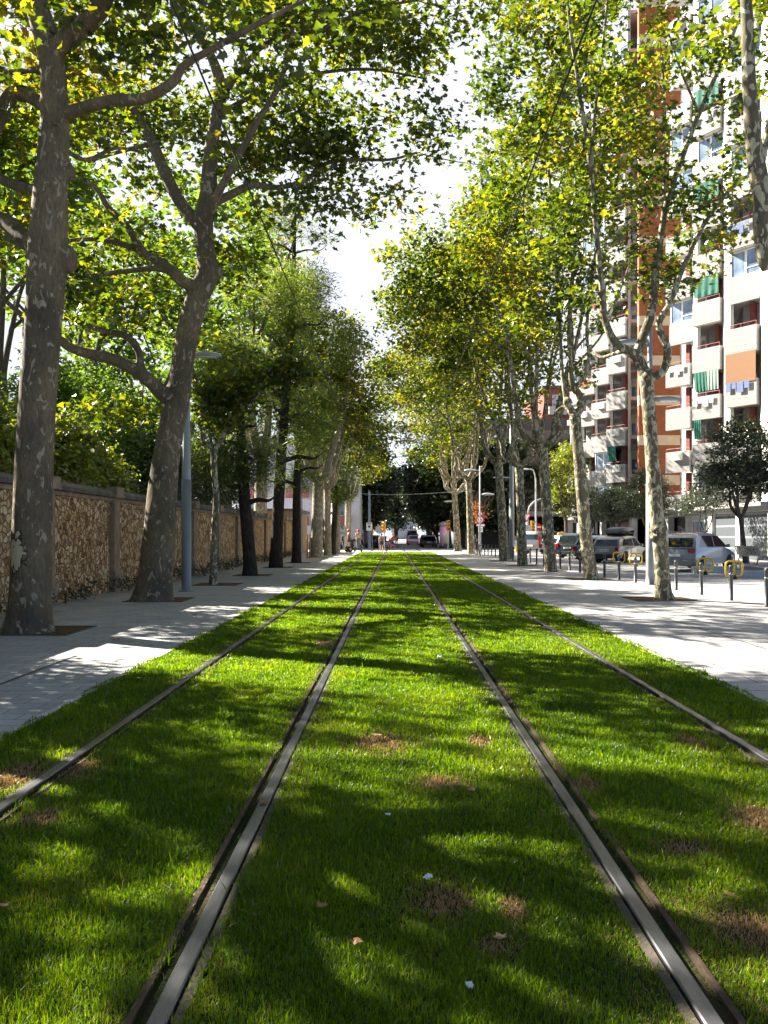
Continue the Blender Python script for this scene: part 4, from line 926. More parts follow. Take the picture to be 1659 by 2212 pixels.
# ------------------------------------------------------------------ traffic lights and signs
M_SIGY = pm('signal yellow', (.50,.25,.015), .45, var=.08)
M_LENS = [pm('red lens', (.16,.015,.012), .25), pm('amber lens', (.35,.16,.02), .25), pm('green lens', (.02,.10,.05), .25)]
def traffic_light(label, x, y, zt, face=PI, r=.045, s=1.0):
    t = thing('traffic_light', label, 'traffic light', (x, y, -.01), face)
    g = G(); g.lathe([(.13,-.02),(.13,.02),(r,.03),(r,zt)], n=12); g.build('pole', M_GALV2, t, True)
    g = G(); g.obox((0,.05,zt-.1), (.34*s,.24*s,1.02*s)); hs = g.build('signal_housing', M_SIGY, t, bevel=.03)
    for k in range(3):
        z = zt-.1+(1-k)*.32*s
        g = G(); g.lathe([(.115*s,0),(.10*s,.02),(.05*s,.035),(.005,.04)], (0,.05+.12*s,z), 16, 'Y'); g.build('signal_lens', M_LENS[k], hs, True)
        g = G(); a = [( .13*s*math.cos(q), .13*s*math.sin(q)) for q in np.linspace(R(-20), R(200), 12)]
        v = [(p[0], .05+.115*s, z+p[1]) for p in a]+[(p[0]*.97, .05+.115*s+.17*s, z+p[1]*.97-.015) for p in a]
        v += [(p[0]*.93, .05+.115*s, z+p[1]*.93) for p in a]+[(p[0]*.9, .05+.115*s+.17*s, z+p[1]*.9-.015) for p in a]
        m_ = 12; q = []
        for i in range(m_-1): q += [(i,i+1,m_+i+1,m_+i),(2*m_+i+1,2*m_+i,3*m_+i,3*m_+i+1),(m_+i,m_+i+1,3*m_+i+1,3*m_+i)]
        g.add(v, q); g.build('visor', M_SIGY, hs)
    return t
traffic_light('yellow traffic light on a short pole left of the avenue mouth', at(830,1188,79.7)[0], 79.7, 2.35, PI-.9, s=1.05)
traffic_light('yellow traffic light on a pale pole right of the avenue mouth', at(967.6,1186,85)[0], 85.0, 2.6, PI+.5, s=1.05)
traffic_light('small yellow traffic light low on the blue grey pole beyond the crossing', -2.35, 87.5, 2.0, PI-.4, s=.7)
traffic_light('yellow traffic light behind the yield sign', at(1148,1170,84)[0], 84.0, 2.55, PI+.9, s=1.0)

def text_mesh(txt, size, ext=.004, bold=False):
    cu = bpy.data.curves.new('lettering', 'FONT'); cu.body = txt; cu.size = size; cu.extrude = ext; cu.align_x = 'CENTER'; cu.align_y = 'CENTER'; cu.resolution_u = 3
    if bold: cu.offset = size*.022
    o = bpy.data.objects.new('tmp', cu); COL.objects.link(o)
    me = applied(o, 'lettering'); bpy.data.curves.remove(cu); return me
def put_text(txt, size, m, parent, loc, rot=(R(90), 0, 0), bold=False):
    me = text_mesh(txt, size, .004, bold); me.materials.clear(); me.materials.append(m)
    o = link('lettering', me, parent); o.location = loc; o.rotation_euler = rot; return o
M_SRED = pm('sign red', (.50,.02,.025), .4, var=.06); M_SWHT = pm('sign white', (.80,.80,.80), .4, var=.04); M_SBLK = pm('sign black', (.02,.02,.02), .5); M_SBLU = pm('sign blue', (.03,.10,.40), .4); M_SGRY = pm('sign back', (.36,.37,.38), .5, .3)
def disc(r, y0, y1, m, name, parent, c=(0,0), n=28):
    g = G(); g.lathe([(r,y0),(r,y1)], (c[0],0,c[1]), n, 'Y'); return g.build(name, m, parent)
# weight limit sign: red triangle over a red ringed disc, white panels under it
x, y = at(1037,1195,65.4)[0], 65.4
t = thing('road_sign', 'red ringed sign reading 5 m with a red triangle above and white panels below', 'road sign', (x, y, 0))
g = G(); g.box(-.09, .09, .02, .20, -.02, 2.2); g.build('signal_cabinet_post', M_GALV, t, bevel=.02)
g = G(); g.cyl((0,.06,0), (0,.06,3.3), .035); g.build('pole', M_GALV2, t, True)
disc(.33, -.03, 0, M_SRED, 'ring', t, (0, 2.70)); d_ = disc(.235, -.034, -.028, M_SWHT, 'disc_face', t, (0, 2.70))
put_text('5 m', .24, M_SBLK, t, (0, -.038, 2.70), bold=True)
for sg in (-1, 1):
    g = G(); g.slab([(sg*.04,2.92),(sg*.10,2.92),(sg*.07,2.86)] if sg > 0 else [(-.10,2.92),(-.04,2.92),(-.07,2.86)], -.042, -.034, 1); g.build('arrow', M_SBLK, t)
g = G(); g.slab([(-.33,3.06),(.33,3.06),(0,3.55)], -.03, 0, 1); g.build('warning_triangle', M_SRED, t)
g = G(); g.slab([(-.19,3.13),(.19,3.13),(0,3.42)], -.036, -.028, 1); g.build('triangle_face', M_SWHT, t)
g = G(); g.obox((.04,-.02,2.26), (.64,.03,.16)); g.build('upper_panel', M_SWHT, t)
g = G(); g.obox((.04,-.02,1.92), (.36,.03,.42)); pn = g.build('lower_panel', M_SWHT, t)
disc(.13, -.04, -.034, M_SBLK, 'symbol', t, (.04, 1.93)); disc(.09, -.044, -.038, M_SWHT, 'symbol', t, (.04, 1.93))
# yield sign and no entry sign
x, y = at(1137.4,1175,80)[0], 80.0
t = thing('road_sign', 'white yield triangle with red border on a thin pole', 'road sign', (x, y, -.02))
g = G(); g.cyl((0,.04,0), (0,.04,3.5), .04); g.build('pole', M_GALV2, t, True)
g = G(); g.slab([(-.52,3.62),(.52,3.62),(0,2.70)], -.03, 0, 1); g.build('border', M_SRED, t)
g = G(); g.slab([(-.33,3.51),(.33,3.51),(0,2.92)], -.036, -.028, 1); g.build('triangle_face', M_SWHT, t)
g = G(); g.obox((-.05,0,1.85), (.95,.03,1.25)); g.build('grey_panel', M_SGRY, t)
x, y = at(1163,1170,85)[0], 85.0
t = thing('road_sign', 'round red no entry sign with a white bar', 'road sign', (x, y, -.02))
g = G(); g.cyl((0,.04,0), (0,.04,2.7), .04); g.build('pole', M_GALV2, t, True)
disc(.36, -.03, 0, M_SRED, 'disc_face', t, (0, 2.33)); g = G(); g.obox((0,-.034,2.33), (.5,.012,.12)); g.build('white_bar', M_SWHT, t)
# far side signs
x = at(797.8,1180,86.5)[0]
t = thing('sign_pole', 'tall blue grey pole carrying a white panel with a dark dot', 'pole', (x, 86.5, -.02))
g = G(); g.lathe([(.2,0),(.16,.03),(.12,6.2),(.01,6.25)], n=14); g.build('pole', pm('blue grey paint', (.22,.26,.34), .5), t, True)
g = G(); g.obox((0,-.16,2.38), (.62,.03,.86)); g.build('panel', M_SWHT, t, bevel=.01); disc(.13, -.185, -.172, M_SBLK, 'symbol', t, (0, 2.40))
g = G(); g.obox((0,-.18,2.68), (.44,.012,.14)); g.build('caption_bar', M_SGRY, t)
x = at(819,1180,81)[0]
t = thing('road_sign', 'grey back of a round road sign beside the yellow traffic light', 'road sign', (x, 81, -.02))
g = G(); g.cyl((0,-.05,0), (0,-.05,2.5), .03); g.build('pole', M_GALV2, t, True); disc(.40, -.02, .01, M_SGRY, 'disc_back', t, (0, 2.02)); g = G(); g.obox((0,-.035,2.02), (.07,.02,.74)); g.build('bracket', M_GALV2, t)
def hook_lamp(label, x, y, h, reach, m=None, sd=1):
    t = thing('street_lamp', label, 'street lamp', (x, y, -.02))
    g = G(); g.tube(smooth([(0,0,0),(0,0,h*.75),(sd*reach*.08,0,h*.9),(sd*reach*.4,0,h*.985),(sd*reach,0,h)], 6), [.09]*6+[.08]*6+[.06]*6+[.05]*7, 10); g.build('post', m or M_GALV2, t, True)
    g = G(); g.ell((sd*(reach+.3),0,h-.01), (.45,.16,.09)); g.build('lamp_head', M_GALV2, t, True)
hook_lamp('curved arm street lamp beyond the crossing, left of the avenue', at(802,1180,104)[0], 104, 5.0, 1.1, M_GALV)
hook_lamp('tall pale hooked street lamp above the parked cars', at(1157.5,1180,80)[0], 80, 8.0, .7, sd=-1)
t = thing('signal_gantry', 'grey curved mast arm reaching right behind the yield sign', 'mast', (at(1141,1170,82)[0], 82, -.02))
g = G(); g.tube(smooth([(0,0,0),(0,0,3.6),(.35,0,4.6),(1.2,0,5.1),(2.6,0,5.15)], 6), .09, 10); g.build('post', M_GALV, t, True)
# advertising column
t = thing('advertising_column', 'colourful round advertising column under the dark trees right of the avenue', 'advertising column', (at(960,1178,90)[0], 90, -.03))
g = G(); g.lathe([(.62,0),(.62,.25),(.55,.28)], n=24); g.build('base', M_SBLK, t, True)
n = N('posters'); vv = n.coord(); vo = n.n('TexVoronoi'); vo.inputs['Scale'].default_value = 1.7; n.l(vv, vo.inputs['Vector'])
M_POST = n.pbsdf(n.mix(.35, vo.outputs['Color'], (.75,.25,.45)), .5)
g = G(); g.lathe([(.53,.28),(.53,2.55)], n=24); g.build('poster_drum', M_POST, t, True)
g = G(); g.lathe([(.66,2.55),(.66,2.7),(.5,2.85),(.2,2.98),(.01,3.0)], n=24); g.build('cap', M_SGRY, t, True)
# ------------------------------------------------------------------ flats
n = N('board marked concrete'); c = n.n('TexCoord'); sx = n.n('SeparateXYZ'); n.l(c.outputs['Object'], sx.inputs[0])
zz = n.math('FRACT', n.math('MULTIPLY', sx.outputs['Z'], 3.1))
line = n.ramp(zz, [(.0, 1.0), (.06, 0.0)]); nz = n.noise(c.outputs['Object'], 1.6, 6, .65)
st = n.noise(n.coord((3, 3, .35)), 2.2, 5, .6)
colr = n.mix(n.ramp(st, [(.45, 0.0), (.75, .5)]), (.32,.315,.305), (.20,.195,.185))
colr = n.mix(n.math('MULTIPLY', line, .75), colr, (.12,.115,.105))
M_CONC = n.pbsdf(colr, .8, 0, n.bump(n.math('SUBTRACT', nz, line), .5, .015), .2)
M_RENDER = pm('white render', (.50,.49,.475), .85, var=.08, scale=1.5)
M_SOFF = pm('soffit', (.62,.55,.47), .85, var=.1)
M_BRICKO = brick_mat('orange brick', (.34,.095,.035), (.41,.125,.045), (.27,.12,.06), .26, .075, .010, plane='XZ', var=.25)
M_BRICKR = brick_mat('red brick', (.30,.09,.05), (.38,.12,.06), (.25,.13,.09), .26, .075, .010, plane='YZ', var=.3)
M_CREAM = pm('cream band', (.58,.46,.32), .85, var=.1, scale=2)
M_PIERR = pm('red brown pier', (.20,.055,.04), .8, var=.2, scale=8)
M_RAILR = pm('red railing', (.26,.05,.04), .5)
n = N('window glass'); M_WIN = n.pbsdf(n.ramp(n.noise(n.coord((.5,.5,.5)), 2.0, 2), [(.35, (.10,.14,.20)), (.7, (.28,.36,.46))]), .06, 0, None, .8)
M_FRAME = pm('white frame', (.78,.78,.78), .45, var=.04)
M_BLIND = pm('rolled blind', (.60,.56,.48), .7, var=.1, scale=14)
M_GREEN = pm('green awning cloth', (.006,.105,.07), .8, var=.2, scale=3)
n = N('striped cloth'); v = n.coord((9, 9, 0)); w_ = n.n('TexWave'); n.l(v, w_.inputs['Vector']); w_.inputs['Scale'].default_value = .5
M_STRIPE = n.pbsdf(n.ramp(w_.outputs['Fac'], [(.45, (.01,.13,.09)), (.55, (.40,.44,.40))]), .85)
M_TAN = pm('tan roll blind', (.20,.095,.035), .75, var=.12, scale=18)
n = N('roller gate'); c = n.n('TexCoord'); sx = n.n('SeparateXYZ'); n.l(c.outputs['Object'], sx.inputs[0])
sl = n.ramp(n.math('FRACT', n.math('MULTIPLY', sx.outputs['Y'], 8.0)), [(.0, 1.0), (.22, 1.0), (.26, 0.0)])
hz = n.ramp(n.math('FRACT', n.math('MULTIPLY', sx.outputs['Z'], 1.55)), [(.0, 1.0), (.14, 1.0), (.18, 0.0)])
M_GATE = n.pbsdf(n.mix(n.math('MAXIMUM', sl, hz), (.028,.035,.042), (.22,.24,.26)), .5, .3, n.bump(sl, .6, .03))
M_SHOP = pm('dark shop front', (.025,.023,.024), .35, var=.3, scale=2)
M_DOORB = pm('brown entrance', (.085,.04,.028), .5)
FD = np.array([.5646, -.8253]); IN = np.array([.8253, .5646])     # along a balcony face, and into the building
PITCH, FACE = 5.2, 1.9
MESHES = {}
def once(key, fn):
    if key not in MESHES: MESHES[key] = fn()
    return MESHES[key]
ANG = math.atan2(FD[1], FD[0])
# everything of a bay is modelled with x along the face, y into the building, z up
def g_balcony():
    g = G(); L = FACE; d = .55
    g.box(-.04, L+.04, -d, -d+.12, -.42, 1.06); g.box(-.04, .08, -d+.12, .0, -.42, 1.06); g.box(L-.08, L+.04, -d+.12, .0, -.42, 1.06)
    return g.mesh('balcony', M_CONC)
def g_soffit():
    g = G(); g.box(.081, FACE-.081, -.428, 0, -.38, -.02); return g.mesh('soffit', M_SOFF)
def g_railing():
    g = G(); L = FACE; g.tube([(.0,-.49,1.28),(L,-.49,1.28)], .022, 6)
    for x in (0.0, L*.5, L): g.tube([(x,-.49,1.04),(x,-.49,1.29)], .018, 6)
    g.tube([(.0,-.49,1.28),(.0,0,1.28)], .02, 6); return g.mesh('railing', M_RAILR)
def g_flatpar():
    g = G(); g.box(-.02, FACE+.02, -.16, .0, -.42, 1.10); return g.mesh('parapet', M_CONC)
def g_window():
    g = G(); L = FACE
    for a in ((0,L,-.06,.02,1.10,1.17),(0,L,-.06,.02,2.55,2.63),(0,.07,-.06,.02,1.17,2.55),(L-.07,L,-.06,.02,1.17,2.55),(L*.48,L*.54,-.06,.02,1.17,2.55),(L*.54,L-.07,-.05,.02,1.50,1.55)): g.box(*a)
    return g.mesh('window', M_FRAME)
def g_pane():
    g = G(); g.box(.071, FACE-.071, -.012, 0.004, 1.171, 2.549); return g.mesh('pane', M_WIN)
def g_inner():
    g = G(); g.box(.85, 1.15, .55, .85, -.02, 2.66); return g.mesh('brick_pier', M_PIERR)
def g_door():
    g = G(); z0, z1 = .0, 2.25
    for a in ((1.18,1.24,1.12,1.2,z0,z1),(1.86,1.92,1.12,1.2,z0,z1),(1.24,1.86,1.12,1.2,z1-.07,z1),(1.24,1.86,1.12,1.2,z0,z0+.08)): g.box(*a)
    return g.mesh('terrace_door', M_FRAME)
def g_doorglass():
    g = G(); g.box(1.24, 1.86, 1.15, 1.18, .08, 1.55); return g.mesh('pane', M_WIN)
def g_doorblind():
    g = G(); g.box(1.24, 1.86, 1.14, 1.19, 1.551, 2.18); return g.mesh('roller_blind', M_BLIND)
def g_cloth(kind):
    g = G(); x0, x1 = {'full': (.05, 1.85), 'left': (.05, .95), 'right': (1.0, 1.85), 'narrow': (.05, .6)}[kind]
    m = 22; xs = np.linspace(x0, x1, m); v = []; q = []
    for j, z in enumerate((2.62, 2.15, 1.65, 1.38)):
        for i, x in enumerate(xs): v.append((x+(.03*j if kind == 'left' else 0), -.56+.022*math.sin(i*1.1+j*.4)*(.4+.3*j)+.02*j, z))
    for j in range(3):
        for i in range(m-1): q.append((j*m+i, j*m+i+1, (j+1)*m+i+1, (j+1)*m+i))
    g.add(v, q); return g.mesh('awning', M_GREEN)
def flats(label, X0, yfar, nb, floors, z1, seed, special, h_ground):
    t = thing('apartment_building', label, 'apartment building', (0, 0, 0))
    rng = random.Random(seed)
    ztop = z1+floors*3.05
    def bay(k): return np.array([X0-1.07, yfar-k*PITCH])
    saw = []
    for k in range(nb):
        f = bay(k); saw += [f, f+FD*FACE]
    saw.append(bay(nb)); 
    back = X0+9
    def plan(off): return [tuple(p+IN*off) for p in saw]+[(back, saw[-1][1]+IN[1]*off), (back, saw[0][1]+IN[1]*off)]
    g = G(); g.prism(plan(1.25)[::-1], h_ground, ztop); g.build('wall', M_RENDER, t)
    g = G()
    for j in range(floors+1): g.prism(plan(.12)[::-1], z1+j*3.05-.27, z1+j*3.05-.02)
    g.build('floor_slabs', M_RENDER, t)
    g = G()
    for k in range(nb):
        a = bay(k)+FD*FACE; b = bay(k+1); d = b-a; L = np.linalg.norm(d); d /= L; nn = np.array([d[1], -d[0]])
        if nn[0] > 0: nn = -nn
        q = [a+nn*.05, b+nn*.05, b-nn*.15+0*d, a-nn*.15]
        g.prism([tuple(p) for p in q], h_ground, ztop+.3)
    g.build('side_wall', M_RENDER, t)
    def put(key, fn, k, j, parent, m=None):
        me = once(key, fn); o = link(me.name, me, parent)
        f = bay(k)
        if parent is t: o.location = (f[0], f[1], z1+j*3.05); o.rotation_euler = (0, 0, ANG)
        return o
    for k in range(nb):
        for j in range(floors):
            sp = special.get((k, j))
            kind = sp if sp else ('window' if rng.random() < .38 else 'balcony')
            if kind == 'window':
                put('flatpar', g_flatpar, k, j, t); w = put('window', g_window, k, j, t); put('pane', g_pane, k, j, w)
            else:
                b = put('balcony', g_balcony, k, j, t); put('soffit', g_soffit, k, j, b); put('railing', g_railing, k, j, b)
                if j < 9:
                    put('inner', g_inner, k, j, t)
                    d = put('door', g_door, k, j, t); put('doorglass', g_doorglass, k, j, d); put('doorblind', g_doorblind, k, j, d)
                cl = None
                if kind in ('full', 'left', 'right', 'narrow'): cl = kind
                elif kind == 'balcony' and rng.random() < .05: cl = rng.choice(['left', 'narrow', 'right'])
                if cl: put('cloth'+cl, lambda: g_cloth(cl), k, j, t)
                if kind == 'stripe':
                    put('clothleft', lambda: g_cloth('left'), k, j, t)
                    me = once('clothright', lambda: g_cloth('right')).copy(); me.materials.clear(); me.materials.append(M_STRIPE)
                    o = link('striped_curtain', me, t); f = bay(k); o.location = (f[0], f[1], z1+j*3.05); o.rotation_euler = (0,0,ANG)
                if kind == 'tan':
                    g = G(); g.box(.0, FACE+.02, -.60, -.56, .92, 2.66); o = g.build('roll_blind', M_TAN, t); f = bay(k); o.location = (f[0], f[1], z1+j*3.05); o.rotation_euler = (0,0,ANG)
        # what tenants hang out: cooling units, washing, pots
    for k in range(nb):
        for j in range(floors):
            f = bay(k); q = rng.random()
            def at_bay(o): o.location = (f[0], f[1], z1+j*3.05); o.rotation_euler = (0, 0, ANG)
            if q < .22:
                x0 = .15+rng.random()*.8; xx = once('unit%d' % int(x0*4), lambda: G().box(x0, x0+.75, -.80, -.56, .42, .98).mesh('cooling_unit', M_UNIT)); at_bay(link('cooling_unit', xx, t))
            elif q < .40:
                def wash():
                    g = G(); x = .1
                    for w_, h_ in ((.3,.5),(.25,.35),(.4,.6),(.3,.4)): g.box(x, x+w_, -.66, -.645, .95-h_, .98); x += w_+.07
                    return g.mesh('laundry', M_WASH[(j+k) % 3])
                at_bay(link('laundry', once('wash%d' % ((j+k) % 3), wash), t))
    return t, bay
M_UNIT = pm('cooling unit', (.50,.50,.48), .5); M_WASH = [pm('washing white', (.55,.55,.56), .9), pm('washing blue', (.12,.16,.30), .9), pm('washing red', (.35,.08,.08), .9)]
A_SP = {(1,4): 'full', (1,6): 'full', (1,8): 'full', (1,2): 'stripe', (2,2): 'tan', (0,4): 'window', (2,4): 'window', (2,6): 'window', (2,3): 'balcony', (0,3): 'balcony', (0,2): 'balcony', (0,1): 'balcony', (0,0): 'balcony', (1,1): 'narrow', (1,3): 'balcony', (1,5): 'balcony', (2,1): 'balcony', (2,0): 'balcony', (0,5): 'balcony', (2,5): 'balcony', (2,8): 'window', (1,7): 'window', (0,7): 'window', (0,8): 'window'}
ta, bayA = flats('tall white block of flats nearest at the right, stepped concrete balconies and green awnings', 21.0, 58.3, 3, 13, 3.25, 1, A_SP, 0)
B_SP = {(1,0): 'window', (1,1): 'balcony', (2,1): 'window', (0,2): 'window', (2,0): 'window', (3,1): 'left', (3,0): 'balcony', (4,1): 'window', (0,0): 'balcony', (0,1): 'balcony', (1,2): 'balcony'}
tb, bayB = flats('white block of flats farther along, beyond the orange brick end wall', 19.55, 84.6, 4, 13, 3.25, 2, B_SP, 0)
# orange brick end wall with cream bands, part of the farther block
g = G(); zs = 3.0; 
for j in range(14):
    g.box(18.75, 21.9, 62.0, 62.4, zs+j*3.05+.0, zs+j*3.05+2.3)
g.build('brick_end_wall', M_BRICKO, tb)
bm_ = None
for j in range(14):
    if bm_ is None: g = G(); g.box(18.75, 21.9, 62.005, 62.4, zs+2.3, zs+3.05); bm_ = g.build('concrete_band', M_CREAM, tb)
    else: o = bm_.copy(); COL.objects.link(o); o.location = (0, 0, j*3.05)
g = G(); g.box(19.9, 29, 42.2, 43.0, 0, 43); g.build('brick_pier', M_BRICKR, ta)
# ground floors
def ground_floor(t, xf, y0, y1, bays, gates, col=M_CONC):
    g = G(); g.box(xf+1.0, xf+1.3, y0, y1, .1, 3.0); g.build('ground_floor_wall', M_SHOP, t)
    g = G(); g.box(xf-.25, xf+1.5, y0, y1, 2.72, 3.24); g.box(xf-.6, xf-.25, y0, y1, 3.0, 3.20); g.build('fascia', col, t, bevel=.02)
    L = (y1-y0)/bays
    for k in range(bays+1):
        yy = y0+k*L; g = G(); g.box(xf-.10, xf+.35, yy-.28, yy+.28, .1, 2.717); g.build('pillar', M_RENDER, t)
    for k in range(bays):
        ya, yb_ = y0+k*L+.29, y0+(k+1)*L-.29; kind = gates[k]
        if kind == 'gate':
            g = G(); g.box(xf+.10, xf+.15, ya, yb_, .13, 2.71); g.build('roller_gate', M_GATE, t)
        elif kind == 'door':
            g = G(); g.box(xf+.2, xf+.26, ya, yb_, .12, 2.71); d = g.build('entrance_door', M_DOORB, t)
            g = G(); g.box(xf+.16, xf+.195, ya+.5, ya+.9, 1.2, 1.8); g.build('notice', M_SWHT, d)
        elif kind == 'wall':
            g = G(); g.box(xf+.05, xf+.3, ya, yb_, .12, 2.71); d = g.build('infill_wall', M_RENDER, t)
            g = G(); g.box(xf-.02, xf+.04, ya+.5, yb_-.5, 1.5, 2.4); f_ = g.build('shop_window', M_FRAME, t)
            g = G(); g.box(xf-.03, xf-.021, ya+.58, (ya+yb_)/2-.04, 1.57, 2.33); g.box(xf-.03, xf-.021, (ya+yb_)/2+.04, yb_-.58, 1.57, 2.33); g.build('pane', M_WIN, f_)
        else:
            g = G(); g.box(xf+.5, xf+.56, ya, yb_, .12, 2.71); g.build('shop_front', M_SHOP, t)
ground_floor(ta, 19.6, 42.0, 61.9, 5, ['gate', 'gate', 'wall', 'dark', 'wall'])
ground_floor(tb, 18.35, 62.5, 85.0, 5, ['door', 'dark', 'dark', 'door', 'dark'])

# red brick flats far behind the right row
def block(name, label, x0, x1, y0, y1, h, wallm, rows, cols, face, winm=M_WIN, band=None, cat='apartment building', z0=0, fl=3.0, balc=None):
    t = thing(name, label, cat, ((x0+x1)/2, (y0+y1)/2, 0)); cx, cy = (x0+x1)/2, (y0+y1)/2
    g = G(); g.box(x0-cx, x1-cx, y0-cy, y1-cy, z0, h); g.build('wall', wallm, t)
    g = G(); g.box(x0-cx-.25, x1-cx+.25, y0-cy-.25, y1-cy+.25, h, h+.35); g.build('roof', M_COPE, t)
    wm = bm_ = None
    for j in range(rows):
        for k in range(cols):
            z = z0+3.6+j*fl
            if face == 'front': px, py, rz = x0-cx+(k+.5)*(x1-x0)/cols, y0-cy, 0
            elif face == 'left': px, py, rz = x0-cx, y0-cy+(k+.5)*(y1-y0)/cols, -PI/2
            else: px, py, rz = x1-cx, y0-cy+(k+.5)*(y1-y0)/cols, PI/2
            if wm is None:
                g = G(); g.box(-.62,.62,-.05,.02,-.06,0); g.box(-.62,.62,-.05,.02,1.5,1.56); g.box(-.62,-.56,-.05,.02,0,1.5); g.box(.56,.62,-.05,.02,0,1.5); g.box(-.03,.03,-.05,.02,0,1.5); wm = g.mesh('window', M_FRAME)
                g = G(); g.box(-.56,.56,-.02,.01,0,1.5); pn_ = g.mesh('pane', winm)
                if balc is not None: g = G(); g.box(-1.2,1.2,-.75,-.6,-1.15,-.1); g.box(-1.2,1.2,-.6,0,-1.15,-1.0); g.box(-1.2,-1.08,-.6,0,-1.0,-.1); g.box(1.08,1.2,-.6,0,-1.0,-.1); bm_ = g.mesh('balcony', balc)
            o = link('window', wm, t); o.location = (px, py, z); o.rotation_euler = (0,0,rz); q = link('pane', pn_, o)
            if bm_: o = link('balcony', bm_, t); o.location = (px, py, z); o.rotation_euler = (0,0,rz)
    return t
block('apartment_building', 'red brick flats with white balconies, seen between the far right tree forks', 20, 34, 108, 124, 21, brick_mat('dull red brick', (.34,.08,.06), (.40,.10,.08), (.30,.12,.1), .26, .08, .01, plane='XZ'), 6, 4, 'front', balc=M_RENDER)
tl = block('apartment_building', 'white block with pink balconies at the left end of the crossing', -17, -3.7, 87, 99, 11.5, pm('lilac white render', (.62,.61,.68), .8, var=.08), 2, 3, 'front', balc=pm('pink balcony', (.36,.12,.13), .7))
put_text('R', .95, pm('green letter', (.02,.30,.16), .5), tl, (at(737,1140,86.95)[0]+10.35, -6.03, 2.35), bold=True)
g = G(); g.box(1.9, 3.7, -6.05, -6.005, .1, 3.2); g.build('shop_front', M_SHOP, tl)
g = G(); g.box(4.4, 5.6, -6.05, -6.005, 1.55, 1.85); g.build('sign_panel', M_SGRY, tl)
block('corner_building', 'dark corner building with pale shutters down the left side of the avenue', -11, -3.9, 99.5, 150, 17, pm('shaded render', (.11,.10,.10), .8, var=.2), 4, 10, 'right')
# shaded arcade right of the avenue
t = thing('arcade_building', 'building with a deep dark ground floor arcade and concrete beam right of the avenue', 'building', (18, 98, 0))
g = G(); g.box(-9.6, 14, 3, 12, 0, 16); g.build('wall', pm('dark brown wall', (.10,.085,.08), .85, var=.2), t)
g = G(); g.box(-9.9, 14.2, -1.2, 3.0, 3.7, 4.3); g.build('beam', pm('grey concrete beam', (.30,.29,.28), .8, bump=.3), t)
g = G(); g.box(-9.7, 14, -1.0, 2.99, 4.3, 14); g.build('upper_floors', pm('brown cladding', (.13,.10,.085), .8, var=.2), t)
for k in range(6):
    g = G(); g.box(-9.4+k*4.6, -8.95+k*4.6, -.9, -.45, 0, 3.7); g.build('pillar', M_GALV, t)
block('far_building', 'pale sunlit building closing the view at the far end of the avenue', -1, 8, 300, 312, 12, pm('pale far wall', (.55,.50,.44), .8), 3, 3, 'front')

